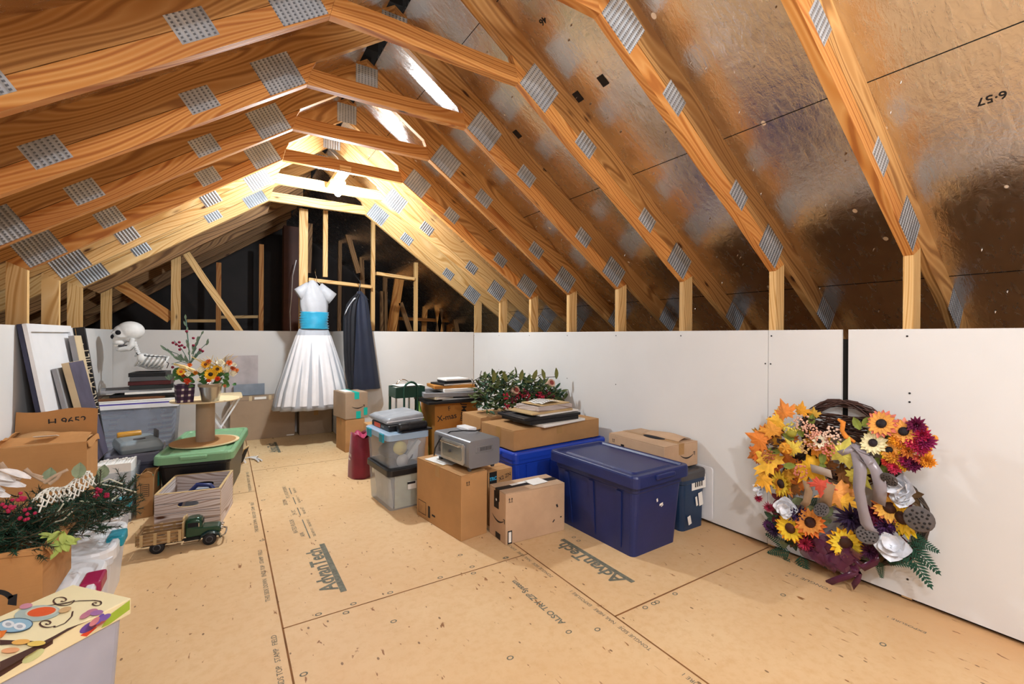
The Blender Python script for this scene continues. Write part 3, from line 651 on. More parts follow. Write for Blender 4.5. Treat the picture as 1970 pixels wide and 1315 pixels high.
m = MB(); fr = facefr(.44, .44, .57, '-y'); words(m, fr, -.45, .50, 'X-mas', .075, 0, .12, .0008); words(m, fr, .3, .60, 'JMBar', .075, 0, -PI / 2 - .1, .0008); words(m, fr, -.35, .78, 'F', .06, 0, .2); marks(t, m, INK, 'handwriting')
carton('plain carton low behind the long brown carton, under the holly garland', 2.15, 3.40, 0, .8, .34, .54, 0, CARD)
carton('plain low carton under the green caddy and plastic bags', 1.35, 4.18, 0, .42, .62, .36, 0, CARD)
t = carton('lower cardboard box under the box with teal tape', 1.13, 4.99, 0, .20, .30, .335, 6, CARD, tape='x')
t = carton('square cardboard box with teal tape, topmost of its stack', 1.135, 5.02, .337, .235, .36, .272, 8, CARDG, tape='y', tmat=TEALT)
m = MB(); fr = facefr(.235, .36, .272, '-y'); smile(m, fr, .1, -.05, .13); marks(t, m); m = MB(); quad(m, fr, .15, -.72, .05, .075); quad(m, fr, .8, -.5, .04, .08); marks(t, m, TEALT, 'teal_tape'); m = MB(); fr = facefr(.235, .36, .272, '+z'); quad(m, fr, -.4, .1, .08, .22); marks(t, m, PAPER, 'paper_label')
# maroon bag
t = thing('tote_bag', 'crumpled maroon drawstring bag on the floor left of the clear bins', 'bag', (.985, 3.98, 0), 0)
def bagfn(u, v, rx=.095, ry=.12, h=.36):
    a = 2 * PI * u; k = 1 - .25 * v ** 3 + .06 * math.sin(3 * a + 4 * v) * v + .03 * math.sin(7 * a) * (1 - v) ; zz = h * v + .025 * math.sin(2 * a + 1) * v ** 3
    return (rx * k * math.cos(a), ry * k * math.sin(a), zz)
m = MB(); m.grid(bagfn, 40, 16); part('bag', m, mat('maroon_nylon', '7c1330', .5, var=.15, sheen=.3), t, solid=.003)
m = MB(); m.grid(lambda u, v: (.08 * (v * 1.0) * math.cos(2 * PI * u), .1 * v * math.sin(2 * PI * u), .31 + .045 * v + .018 * math.sin(5 * 2 * PI * u) * v), 30, 6); part('gathered_top', m, mat('pink_nylon', 'a83358', .5, var=.15), t, solid=.002)
m = MB(); m.flat(txt('AVON', .035, .001), (-.097, -.04, .2), (0, -1, 0), (0, 0, 1)); m.box((-.099, -.04, .165), (.001, .05, .012)); part('printed_mark', m, PAPER, t)
# clear bins
def clearbin(label, x, y, z, bx, by, h, rot, lm, latchm=None, over=.012, name='clear_bin'):
    t = thing(name, label, 'storage bin', (x, y, z), rot); b = MB(); H = h - .03
    b.loft([rr(0, 0, bx - .03, by - .03, .0, .02), rr(0, 0, bx, by, H, .025)], (True, False), smooth=False); part('body', b, CLEAR, t, solid=.003)
    l = MB(); l.loft([rr(0, 0, bx + 2 * over, by + 2 * over, H - .015, .03), rr(0, 0, bx + 2 * over, by + 2 * over, h - .005, .03), rr(0, 0, bx + 2 * over - .02, by + 2 * over - .02, h, .03)], smooth=False); part('lid', l, lm, t, bevel=.003)
    if latchm:
        for q in (-.28, .28):
            k = MB(); k.box((-bx / 2 - over - .004, q * by, h - .035), (.014, .07, .06)); part('latch', k, latchm, t, bevel=.003)
    return t
t = clearbin('clear bin with black lid full of papers, under the blue latched bin', 1.055, 3.26, 0, .25, .42, .285, 4, BLACKP)
m = MB(); m.box((.02, -.185, .125), (.19, .006, .235)); m.box((.05, 0, .1), (.1, .3, .18)); o = part('folder', m, mat('cream_card', 'e2dcb8', .7), t)
m = MB()
for k in range(9): m.box((-.085 + .008 * k, 0, .11), (.002, .32, .19 + .02 * (k % 3)), Matrix.Rotation(.1 * (k % 3 - 1), 3, 'Y'))
part('papers', m, PAPER, t)
m = MB(); fr = facefr(.25, .42, .24, '-y'); quad(m, fr, .35, .3, .065, .055, 0, 0, -.004); marks(t, m, PAPER, 'paper_label'); m = MB(); quad(m, fr, .3, .44, .06, .015, 0, 0, -.003); marks(t, m, INK, 'label_print')
t = clearbin('clear bin with cloudy blue lid and teal latches, stacked on another', 1.075, 3.29, .287, .29, .43, .235, 5, CLEARL, TEAL)
m = MB(); m.lathe([(.044, 0), (.046, .004), (.046, .03), (.0, .032)], (-.055, -.175, .13), 28, 0, Matrix.Rotation(PI / 2, 3, 'X')); part('yellow_lid', m, mat('pale_yellow', 'e6d376', .5), t)
m = MB(); m.box((.055, -.16, .10), (.03, .03, .15), Matrix.Rotation(.7, 3, 'Y')); part('white_box', m, PAPER, t); m = MB(); m.lathe([(.035, 0), (.04, .02), (.045, .08), (.03, .11), (.03, .13)], (.08, -.1, .02), 20); part('glass_jar', m, WHITE, t)
m = MB(); m.ell((0, .05, .06), (.11, .14, .055), 16); m.ell((.02, -.09, .05), (.09, .06, .045), 12); part('bundled_cloth', m, mat('slate_cloth', '56606c', .8), t)
m = MB(); m.lathe([(.04, 0), (.045, .008), (.0, .01)], (-.03, -.17, .035), 24, 0, Matrix.Rotation(PI / 2, 3, 'X')); part('white_lid', m, PAPER, t)
# things on the clear bin
t = thing('flat_case', 'flat black case with orange emblem on the blue lidded bin', 'case', (1.09, 3.33, .523), 5)
m = MB(); m.box((0, 0, .02), (.26, .33, .038)); part('body', m, BLACKP, t, bevel=.006, seg=2); m = MB(); fr = facefr(.26, .33, .038, '-x'); quad(m, fr, -.3, 0, .12, .032); marks(t, m, mat('orange_label', 'e0552a', .5), 'orange_label'); m = MB(); words(m, fr, .35, 0, 'R S V', .02); marks(t, m, PAPER)
t = thing('rolled_pouch', 'rolled black fabric pouch in front on the blue lidded bin', 'pouch', (1.13, 3.11, .523), 8)
m = MB(); m.lathe([(.0, -.11), (.024, -.11), (.028, -.09), (.027, 0), (.028, .09), (.024, .11), (.0, .11)], (0, 0, .032), 18, 0, Matrix.Rotation(PI / 2, 3, 'Y'), (1.15, 1)); m.box((.02, .0, .006), (.24, .08, .01)); part('pouch', m, mat('black_nylon', '16171b', .4, var=.2, scale=30, bump=.5), t)
m = MB(); m.lathe([(.03, -.012), (.031, 0), (.03, .012)], (-.03, 0, .032), 18, 0, Matrix.Rotation(PI / 2, 3, 'Y'), (1.15, 1)); part('strap', m, BLACK, t)
t = thing('laptop_bag', 'folded silver grey sleeve lying on the black case', 'bag', (1.10, 3.38, .563), 5)
m = MB(); m.loft([rr(.0, 0, .27, .34, .0, .02), rr(0, 0, .29, .36, .012, .02), rr(0, 0, .29, .36, .03, .02), rr(.01, 0, .26, .33, .042, .02)], smooth=True)
m.v = [p + Vector((0, 0, .02 * (p.x + .14) / .28)) if p.z > .02 else p for p in m.v]; part('sleeve', m, mat('silver_cloth', '9a9ea4', .5, .2, var=.15, scale=12, bump=.4), t)
m = MB(); m.tube([(-.145, -.18, .02), (.14, -.182, .028), (.146, .1, .03)], .004, 6); part('zip', m, WHITE, t)
# green caddy
t = thing('garden_caddy', 'dark green metal caddy with two hoop handles near the dark suit', 'caddy', (1.47, 4.2, .362), 0)
CG = mat('green_enamel', '1e4436', .4, .2); m = MB()
for c, d in (((0, -.11, .31), (.28, .004, .10)), ((0, .11, .31), (.28, .004, .10)), ((-.14, 0, .31), (.004, .22, .10)), ((.14, 0, .31), (.004, .22, .10)), ((0, 0, .262), (.28, .22, .004))): m.box(c, d)
part('tray', m, CG, t, bevel=.002)
for y_ in (-.118, .118):
    m = MB(); pts = [(-.065, y_, 0), (-.065, y_, .34)] + [(-.065 * math.cos(a), y_, .34 + .065 * math.sin(a)) for a in [PI * k / 8 for k in range(1, 8)]] + [(.065, y_, .34), (.065, y_, 0)]; m.tube(pts, .0105, 8); part('hoop_handle', m, CG if y_ < 0 else CHROME, t)
for x_ in (-.13, .13): m = MB(); m.box((x_, .1, .13), (.02, .02, .26)); part('leg', m, CG, t)
t = thing('paper_stack', 'loose white papers lying in the green caddy', 'paper', (1.47, 4.2, .63), 0); m = MB()
for k in range(6): m.box((.01 * (k % 3) - .01, .008 * (k % 2), .01 + .018 * k), (.24, .18, .002), Matrix.Rotation(.06 * (k - 3), 3, 'Z'))
part('papers', m, PAPER, t)
def bag(label, x, y, z, rx, ry, h, m_, seed=0, name='plastic_bag'):
    t = thing(name, label, 'bag', (x, y, z), 0); r_ = random.Random(seed); ph = [r_.uniform(0, 6) for _ in range(8)]
    def fn(u, v):
        a = 2 * PI * u; f = math.sin(PI * min(1, v * .5 + .5) ) ; rad = math.cos(v * PI / 2 * .97) ** .6
        k = rad * (1 + .12 * math.sin(3 * a + ph[0] + 5 * v) + .08 * math.sin(7 * a + ph[1] - 6 * v) + .05 * math.sin(13 * a + ph[2] + 9 * v))
        return (rx * k * math.cos(a), ry * k * math.sin(a), h * v * (1 + .15 * math.sin(2 * a + ph[3])))
    m = MB(); m.grid(fn, 48, 16); part('bag', m, m_, t); return t
bag('crumpled light blue plastic bag under the green caddy', 1.345, 3.95, .362, .13, .11, .15, mat('blue_film', '3d9cc0', .3, var=.3, scale=12, bump=.5), 3)
bag('small white knotted bag end beside the blue bag', 1.17, 4.05, .362, .045, .05, .09, mat('white_film', 'd5dbe0', .3, bump=.4), 9)
t = bag('lime green plastic bag wedged beside the marked orange brown carton', 1.60, 4.22, 0, .09, .12, .52, mat('lime_film', 'a9e06a', .35, var=.1, scale=8, bump=.4), 5)
# toaster oven
t = thing('toaster_oven', 'grey toaster oven with draped black cord on the tall brown carton', 'toaster oven', (1.315, 2.625, .386), 7)
m = MB(); m.loft([[Vector((x, y, z)) for y in (-.2, .2) for z in ()] or [Vector((p.x, y, p.y)) for p in rr(0, .105, .23, .165, 0, .02)] for y in (-.205, -.19, .19, .205)], smooth=False); part('casing', m, TOAST, t, bevel=.004, seg=2)
m = MB(); m.loft([[Vector((x, p.x, p.y)) for p in rr(-.035, .10, .27, .125, 0, .018)] for x in (-.117, -.128)][::-1], smooth=False); part('door', m, TOASTL, t, bevel=.003)
m = MB(); m.loft([[Vector((x, p.x, p.y)) for p in rr(-.035, .10, .22, .085, 0, .015)] for x in (-.128, -.13)][::-1], smooth=False); part('door_panel', m, mat('smoked_panel', '8d9496', .15, .6, var=.15, scale=3), t)
m = MB(); m.tube([(-.145, -.14, .15), (-.145, .07, .15)], .006); m.box((-.136, -.14, .15), (.018, .008, .01)); m.box((-.136, .07, .15), (.018, .008, .01)); part('door_handle', m, CHROME, t)
m = MB()
for k in range(11): m.box((-.1165, .125 + .006 * (k % 4) * 0 + .0, .07 + .0095 * k), (.003, .045, .004))
part('vent', m, GREYD, t)
m = MB()
for k in range(8): m.box((-.03 + .011 * k, -.2062, .13), (.006, .002, .022))
part('vent', m, GREYD, t)
m = MB()
for c, d in (((.0, -.2068, .148), (.13, .002, .004)), ((.0, -.2068, .112), (.13, .002, .004)), ((-.065, -.2068, .13), (.004, .002, .036)), ((.065, -.2068, .13), (.004, .002, .036))): m.box(c, d)
part('vent_frame', m, TOASTL, t)
for a in (-.085, .085):
    for b_ in (-.17, .17): m = MB(); m.lathe([(.011, 0), (.014, .012), (.013, .026)], (a, b_, 0), 10); part('foot', m, GREYD, t)
m = MB(); m.box((.07, .1, .198), (.07, .14, .02)); part('crumb_tray', m, WHITE, t, bevel=.003)
m = MB(); m.tube([(-.13, .18, .03), (-.135, .16, .08), (-.12, .12, .15), (-.08, .06, .2), (-.02, 0, .208), (.05, -.03, .202), (.11, .0, .198), (.13, .06, .16)], .0045, 8); part('cord', m, BLACK, t)
m = MB(); m.lathe([(.009, 0), (.009, .012)], (-.13, -.02, .1), 12, 0, Matrix.Rotation(-PI / 2, 3, 'Y')); part('knob', m, GREYD, t)

# --- flat things in stacks
def flat(name, label, cat, x, y, z, w_, d, h, rot, m_, inset=None, group=None, tilt=0, top=None):
    t = thing(name, label, cat, (x, y, z), rot, group); M = Matrix.Rotation(tilt, 3, 'Y')
    m = MB()
    if inset:
        e = inset[0]
        for c, s_ in (((0, -d / 2 + e / 2, h / 2), (w_, e, h)), ((0, d / 2 - e / 2, h / 2), (w_, e, h)), ((-w_ / 2 + e / 2, 0, h / 2), (e, d - 2 * e, h)), ((w_ / 2 - e / 2, 0, h / 2), (e, d - 2 * e, h))): m.box(M @ Vector(c), s_, M)
        part('frame', m, m_, t, bevel=.002); m = MB(); m.box(M @ Vector((0, 0, h * .45)), (w_ - 2 * e, d - 2 * e, h * .5), M); part('picture_panel', m, inset[1], t)
    elif top:
        m.box((0, 0, h / 2), (w_ - .006, d - .006, h - .004)); part('pages', m, PAPER, t)
        m = MB(); m.box((0, 0, h - .001), (w_, d, .002)); m.box((0, 0, .001), (w_, d, .002)); m.box((-w_ / 2 + .001, 0, h / 2), (.002, d, h)); part('cover', m, m_, t)
    else: m.box(M @ Vector((0, 0, h / 2)), (w_, d, h), M); part('board', m, m_, t, bevel=.002)
    return t
BR = mat('brown_frame', '6b4326', .5); BURG = mat('burgundy_frame', '4b1a1c', .5)
z = .5705; X, Y = 1.88, 4.12
for (nm, lb, ct, dx, dy, w_, d, h, rot, m_, ins, top) in [
    ('picture_frame', 'wide black frame, lowest on the orange brown carton', 'frame', 0, -.02, .60, .46, .022, -4, BLACK, (.04, GREYD), None),
    ('canvas_panel', 'thin white panel sticking out right above the wide black frame', 'panel', .1, .0, .46, .38, .014, -6, PAPER, None, None),
    ('book', 'tan book on the left of the stack over the orange brown carton', 'book', -.16, -.06, .2, .26, .02, 12, BEIGE, None, 1),
    ('picture_frame', 'large grey shadow frame in the middle of the stack', 'frame', .02, -.03, .62, .42, .04, -14, GREY, (.03, GREYD), None),
    ('canvas_panel', 'white stretched canvas on the large grey frame', 'canvas', .06, -.03, .38, .34, .03, -3, PAPER, None, None),
    ('mailer_box', 'flat brown mailer box on the white canvas', 'box', .01, -.02, .42, .3, .028, -8, CARDO, None, None),
    ('book', 'black and white thin book on the flat brown mailer', 'book', .02, -.02, .34, .26, .016, 6, BLACK, None, 1),
    ('book', 'thin black album under the topmost book of the tall stack', 'book', .05, 0, .28, .22, .02, -4, BLACK, None, None),
    ('book', 'white covered book, topmost on the tall carton stack', 'book', .03, -.01, .24, .2, .018, 2, PAPER, None, None)]:
    flat(nm, lb, ct, X + dx, Y + dy, z, w_, d, h, rot, m_, ins, top=top); z += h + .0008
z = .5425; X, Y = 2.08, 2.87
for (nm, lb, ct, dx, dy, w_, d, h, rot, m_, ins, top) in [
    ('canvas_panel', 'white canvas edge jutting forward at the base of the right stack', 'canvas', .06, -.04, .46, .34, .018, 10, PAPER, None, None),
    ('picture_frame', 'thick black frame with colourful spine on the long carton', 'frame', .0, .0, .48, .36, .03, 4, BLACK, (.03, BR), None),
    ('picture_frame', 'shiny black frame, second in the right stack', 'frame', -.01, .0, .54, .36, .02, 2, BLACKP, (.03, GREYD), None),
    ('canvas_panel', 'slim white board between black frame and tan boards', 'panel', .06, .0, .42, .3, .012, 8, PAPER, None, None),
    ('wooden_board', 'tan wooden board with frayed edge in the right stack', 'board', .0, -.01, .42, .28, .014, 6, WASHE, None, None),
    ('picture_frame', 'weathered wooden box frame near the top of the right stack', 'frame', .04, .0, .36, .26, .035, 7, WASH, (.03, BEIGE), None),
    ('wooden_board', 'thin tan board on the weathered box frame', 'board', .06, .01, .3, .24, .008, 7, WASHE, None, None)]:
    flat(nm, lb, ct, X + dx, Y + dy, z, w_, d, h, rot, m_, ins, top=top); z += h + .0008
t = thing('patterned_paper', 'black and white zebra patterned paper, topmost of the right stack', 'paper', (2.11, 2.86, z + .001), 8)
m = MB(); m.grid(lambda u, v: (.2 * (u - .5), .16 * (v - .5), .004 + .014 * math.sin(PI * u) + .004 * math.sin(9 * v)), 12, 6); part('sheet', m, PAPER, t)
m = MB()
for k in range(7): m.grid(lambda u, v: (.2 * (.1 + .12 * k + .03 * u - .5 + .02 * math.sin(6 * v)), .15 * (v - .5), .0052 + .014 * math.sin(PI * (.1 + .12 * k + .03 * u)) + .004 * math.sin(9 * v)), 1, 8)
part('black_stripe', m, INK, t)
m = MB()
for k, c in enumerate(('c98a2c', 'a4481c', 'd8b04a')): pass
# ------------------------------------------------------------------ plants and flowers
def leafm(mb, o, d, n, L, W, m=0, curl=.15, seg=4):
    o, d, n = Vector(o), Vector(d).normalized(), Vector(n).normalized(); s_ = d.cross(n).normalized(); n = s_.cross(d)
    vs = []
    for i in range(seg + 1):
        t = i / seg; w_ = W * (math.sin(PI * min(1, t * .92 + .06)) ** .8) / 2; c = o + d * L * t + n * curl * L * t * t * -1 + n * (.02 * L)
        vs += [c - s_ * w_, c + n * -.12 * W * 1, c + s_ * w_]
    return mb.add(vs, [q for i in range(seg) for q in ((3 * i, 3 * i + 1, 3 * i + 4, 3 * i + 3), (3 * i + 1, 3 * i + 2, 3 * i + 5, 3 * i + 4))], m)
def basis(n):
    n = Vector(n).normalized(); a = Vector((0, 0, 1)) if abs(n.z) < .9 else Vector((0, 1, 0)); x = a.cross(n).normalized(); return x, n.cross(x), n
def FM(hx): return mat('petal_' + hx, hx, .7, var=.18, scale=30, bump=.2)
def daisy(par, name, c, n, r, hx, chx='2a1710', np_=14, rows=2, cr=.33, cup=.25, pw=.5):
    x, y, n = basis(n); m = MB(); c = Vector(c)
    for k in range(rows):
        for i in range(np_):
            a = 2 * PI * (i + .5 * k) / np_ + R.uniform(-.06, .06); d = x * math.cos(a) + y * math.sin(a)
            rr_ = r * (1 - .16 * k) * R.uniform(.9, 1.06)
            leafm(m, c + d * r * .18 + n * .004 * k, d + n * cup * (1 + .5 * k), n, rr_ * .85, rr_ * pw, k % 2 if isinstance(hx, tuple) else 0, .12, 3)
    f = part(name, m, [FM(h) for h in hx] if isinstance(hx, tuple) else FM(hx), par, world=True)
    if chx:
        m = MB(); M = Matrix((x, y, n)).transposed(); m.ell(c + n * .008, (r * cr, r * cr, r * cr * .55), 12, 0, M)
        q = part('flower_centre', m, FM(chx), par, world=True); q.parent = f
        q.matrix_parent_inverse = Matrix.Identity(4)
    return f
def pompon(par, name, c, n, r, hx, np_=40, pw=.3):
    x, y, n = basis(n); m = MB(); c = Vector(c)
    for i in range(np_):
        t = i / np_; el = 1.45 * (1 - t) ; a = i * 2.39996; d = (x * math.cos(a) + y * math.sin(a)) * math.sin(el) + n * math.cos(el)
        leafm(m, c + d * r * .15, d, (n * .7 - d * .2 + x * .01), r * R.uniform(.75, 1), r * pw, 0, .25, 2)
    return part(name, m, FM(hx), par, world=True)
def berries(par, name, c, n, r, hx, k=22, br=.006, stem=True):
    x, y, n = basis(n); m = MB(); c = Vector(c)
    for i in range(k):
        a = R.random() * 6.28; q = r * math.sqrt(R.random()); p = c + x * math.cos(a) * q + y * math.sin(a) * q + n * (R.uniform(.2, .9) * (r - q) * .8 + .008); m.ell(p, br * R.uniform(.8, 1.2), 6)
    return part(name, m, FM(hx), par, world=True)
MAPLE = [(0, -.1), (.1, -.05), (.32, -.22), (.36, -.04), (.56, -.02), (.42, .14), (.88, .34), (.62, .38), (.66, .54), (.32, .42), (.34, .66), (.2, .62), (0, 1.05)]
MAPLE = MAPLE + [(-x, y) for x, y in MAPLE[-2::-1]]
def maple(par, c, d, n, L, hx, name='maple_leaf'):
    c, d, n = Vector(c), Vector(d).normalized(), Vector(n).normalized(); s_ = d.cross(n).normalized(); n = s_.cross(d); m = MB(); N = len(MAPLE)
    vs = [c + d * L * .25 + n * L * .06] + [c + s_ * x * L + d * y * L - n * (abs(x) * .16 + max(0, y) * .1) * L for x, y in MAPLE]
    m.add(vs, [(0, i + 1, (i + 1) % N + 1) for i in range(N)]); m.tube([c + d * L * .2, c - d * L * .15], .0016, 5)
    return part(name, m, FM(hx), par, world=True)
def fern(par, c, d, n, L, hx='1d4c3a', name='fern_frond', k=11):
    c, d, n = Vector(c), Vector(d).normalized(), Vector(n).normalized(); s_ = d.cross(n).normalized(); m = MB(); m.tube([c, c + d * L], .0018, 5)
    for i in range(k):
        t = (i + .6) / k
        for q in (-1, 1): leafm(m, c + d * L * t, d * .7 + s_ * q, n, L * .30 * (1.1 - t) + .008, L * .07, 0, .1, 2)
    leafm(m, c + d * L * .95, d, n, L * .15, L * .06, 0, .1, 2)
    return part(name, m, FM(hx), par, world=True)
def pod(par, c, n, r, name='lotus_pod'):
    x, y, n = basis(n); M = Matrix((x, y, n)).transposed(); m = MB(); c = Vector(c); m.lathe([(r * .1, -r * 1.1), (r * .5, -r * .6), (r * .95, -.1 * r), (r, 0), (r * .93, r * .06), (0, r * .1)], c, 20, 0, M)
    o = part(name, m, FM('57504e'), par, world=True); m = MB()
    for i in range(19):
        a = i * 2.4; q = r * .82 * math.sqrt(i / 19); p = c + x * math.cos(a) * q + y * math.sin(a) * q + n * r * .09; m.ell(p, (r * .1, r * .1, r * .05), 6, 0, M)
    q = part('seed_hole', m, FM('1c1716'), par, world=True); q.parent = o; return o
def magnolia(par, c, n, r, hx='e4e6ec', name='white_blossom'):
    x, y, n = basis(n); m = MB(); c = Vector(c)
    for k in range(3):
        for i in range(4):
            a = PI / 2 * i + .6 * k; d = x * math.cos(a) + y * math.sin(a); m.grid(lambda u, v: c + d * r * v * (1 - .25 * k) + d.cross(n) * (u - .5) * r * 1.15 * math.sin(PI * (.1 + .85 * v)) * (1 - .2 * k) + n * (r * (.12 * k + (.25 + .25 * k) * v * v + .12 * (2 * u - 1) ** 2 * v + .08 * math.sin(5 * u + 4 * v + i))), 5, 5)
    return part(name, m, FM(hx), par, world=True)
def ribbon(par, pts, w_, side, m_, name='ribbon'):
    pts = [Vector(p) for p in pts]; m = MB(); sd = Vector(side).normalized() * w_ / 2; vs = []
    for i, p in enumerate(pts): tw = .25 * math.sin(i * 1.3); q = Matrix.Rotation(tw, 3, 'Z') @ sd; vs += [p - q, p + q]
    m.add(vs, [(2 * i, 2 * i + 1, 2 * i + 3, 2 * i + 2) for i in range(len(pts) - 1)], 0, None, True); return part(name, m, m_, par, world=True, solid=.0008)
def twigring(par, c, ry, rz, x, k=26, th=.03, a0=0, a1=2 * PI, name='grapevine_ring', hx='4a3129'):
    m = MB()
    for q in range(k):
        ph = R.uniform(0, 6.28); rad = th * math.sqrt(R.random()); tw = R.choice((2, 3, 4)); pts = []; s0 = R.uniform(0, 1) if a1 - a0 > 6 else 0; ln = 1 if a1 - a0 < 6 else R.uniform(.5, 1)
        for i in range(25):
            a = a0 + (a1 - a0) * (s0 + ln * i / 24); p2 = ph + tw * a; rr_ = rad * (1 + .2 * math.sin(5 * a + ph))
            pts.append((x - abs(math.sin(p2)) * rr_ * 1.2 - .004, c[0] + (ry + math.cos(p2) * rr_) * math.cos(a), c[1] + (rz + math.cos(p2) * rr_) * math.sin(a)))
        m.tube(pts, R.uniform(.0022, .0042), 5)
    return part(name, m, mat('vine_' + hx, hx, .8, var=.35, scale=40), par, world=True)
PW = lambda x, y, X=2.53: onX(x, y, X)
NX = (-1, -.12, .12)
# upper autumn wreath with grapevine handle
wr = thing('autumn_wreath', 'grapevine wreath of maple leaves, daisies and grey ribbon, the upper one on the wall', 'wreath', (2.6, 1.06, .42), 0)
c = PW(1622, 850, 2.58)
twigring(wr, (c.y, c.z), .19, .19, 2.615, 30, .022)
m = MB()
for q in range(46):
    a = PW(R.uniform(1535, 1570), R.uniform(788, 835), 2.57 - R.uniform(0, .05)); b_ = PW(R.uniform(1650, 1700), R.uniform(800, 858), 2.57 - R.uniform(0, .05)); md = (a + b_) / 2 + Vector((-.01, 0, R.uniform(-.02, .02))); m.tube([a, md, b_], R.uniform(.002, .004), 5)
part('twig_bundle', m, mat('vine_3d251c', '3d251c', .8, var=.35, scale=40), wr, world=True)
for x, y, L, hx, dx, dy in [(1490, 895, .10, 'e8b53c', -.5, .3), (1475, 915, .085, 'e6a52e', -.6, -.6), (1548, 890, .11, 'ecb62c', .4, -.3), (1560, 860, .08, 'd98c2c', .5, .4), (1618, 885, .11, 'd8cf62', .1, .3), (1640, 905, .08, 'd3cc5a', .5, -.5), (1605, 935, .10, 'e8a055', .3, -.8), (1618, 955, .085, 'efb63e', .2, -1), (1472, 850, .09, 'dd8132', -.7, .2), (1488, 835, .07, 'e09a3a', -.2, .6), (1512, 800, .075, 'e08a3c', -.3, .7), (1540, 795, .05, 'e5a02c', .1, .8), (1505, 810, .07, 'eab43a', -.5, 0), (1580, 925, .07, 'c9503c', 0, -.5), (1500, 925, .08, 'dc9a30', -.2, -1), (1565, 800, .04, 'c9a03a', 0, 1), (1530, 870, .07, 'd9c04c', -.4, .5), (1465, 870, .06, 'd9702c', -1, .2)]:
    p = PW(x, y, 2.49 + R.uniform(-.02, .02)); maple(wr, p, (R.uniform(-.15, .1), -dx, dy), (-1, R.uniform(-.3, .3), R.uniform(-.1, .5)), L * R.uniform(1.1, 1.35), hx)
for i in range(30):
    x, y = R.choice([(1500, 830), (1540, 880), (1490, 900), (1580, 890), (1630, 920), (1520, 920), (1475, 860), (1600, 950)]); p = PW(x + R.uniform(-22, 22), y + R.uniform(-18, 18), 2.545); a = R.random() * 6.28
    maple(wr, p, (R.uniform(-.2, .1), math.cos(a), math.sin(a)), (-1, R.uniform(-.4, .4), R.uniform(-.2, .5)), R.uniform(.05, .085), R.choice(['c9742c', 'a8481f', 'd9a032', '8a5a2c', 'b9862e']))
for x, y, r, hx, k in [(1545, 812, .035, 'e2b8a0', 26), (1570, 845, .045, 'd99d86', 40), (1605, 838, .04, 'e9c9b4', 36), (1560, 828, .03, 'dca890', 24), (1595, 862, .03, 'd58070', 24), (1523, 825, .03, 'd9c75a', 26), (1480, 878, .03, 'a8623c', 24), (1540, 905, .03, 'c97a66', 22), (1550, 858, .03, 'c7a46a', 26)]: berries(wr, 'berry_cluster', PW(x, y, 2.49), NX, r * 1.15, hx, int(k * 1.5), .0052)
daisy(wr, 'white_daisy', PW(1577, 848, 2.475), NX, .035, 'e9e2c6', '141014', 8, 1)
for x, y, r, hx, ch, np_ in [(1697, 815, .062, 'e2806a', '1c1418', 15), (1740, 830, .058, 'e58f78', '1c1418', 15), (1681, 852, .055, 'efe3b4', '20131a', 13), (1712, 866, .045, 'e9bc1e', '100c10', 12)]: daisy(wr, 'daisy', PW(x, y, 2.47), (-1, .1, .35), r, (hx, 'eaa44c' if hx[0] == 'e' and hx != 'efe3b4' else hx), ch, np_, 2, .34, .15, .4)
for x, y, r, hx in [(1728, 845, .032, 'eaa022'), (1738, 852, .03, 'e89328'), (1722, 878, .034, 'e5a238'), (1765, 818, .034, '7c1c4c'), (1775, 838, .034, 'b8204c'), (1782, 850, .034, '8e1e55'), (1756, 850, .032, 'c02a50'), (1750, 868, .032, 'e08a3a'), (1745, 885, .032, 'a01f4e'), (1758, 893, .034, '6f1c48'), (1772, 862, .03, 'b0224c'), (1708, 888, .022, 'd84434'), (1722, 899, .028, 'd0385a'), (1770, 880, .028, 'c8584a'), (1783, 885, .028, 'eb9c2a'), (1740, 897, .022, 'e2b02a'), (1790, 890, .02, 'efa030'), (1768, 872, .02, 'ece0cc')]: pompon(wr, 'ruffled_blossom', PW(x, y, 2.475), (-1, R.uniform(-.3, .3), R.uniform(0, .5)), r * 1.1, hx, 44, .42)
for x, y in [(1798, 843), (1787, 862), (1779, 823), (1785, 872)]: m = MB(); m.ell(PW(x, y, 2.49), (.012, .012, .015), 10); part('orange_berry', m, FM('e39434'), wr, world=True)
m = MB()
for x, y, a in [(1660, 820, 1), (1672, 822, -1), (1700, 838, 1), (1722, 835, -2), (1695, 865, -1), (1690, 880, -2), (1700, 892, -1.5), (1655, 826, 2), (1710, 850, 0), (1545, 840, 2), (1560, 818, 1.4), (1528, 845, 2.8), (1580, 888, -1.2), (1585, 870, -1.7), (1530, 895, 3.4), (1500, 870, 3)]: leafm(m, PW(x, y, 2.50), (-.2, -math.cos(a), math.sin(a)), (-1, 0, .2), .06, .035)
part('green_leaf', m, FM('7d8a3a'), wr, world=True)['kind'] = 'stuff'
m = MB(); p = [PW(x, y, 2.48) for x, y in [(1612, 806), (1622, 812), (1620, 828), (1628, 840), (1645, 850)]]; m.tube(p, [.006, .012, .01, .012, .006], 8); part('orange_pepper', m, FM('d9842a'), wr, world=True)
ribbon(wr, [PW(x, y, X) for x, y, X in [(1636, 852, 2.49), (1650, 875, 2.47), (1655, 905, 2.455), (1652, 940, 2.45), (1660, 980, 2.45), (1668, 1010, 2.455), (1678, 1022, 2.46)]], .05, (0, 1, 0), ORGW)
ribbon(wr, [PW(x, y, X) for x, y, X in [(1640, 852, 2.48), (1668, 878, 2.46), (1688, 910, 2.455), (1694, 940, 2.46), (1690, 968, 2.47)]], .055, (0, 1, .2), ORGW)
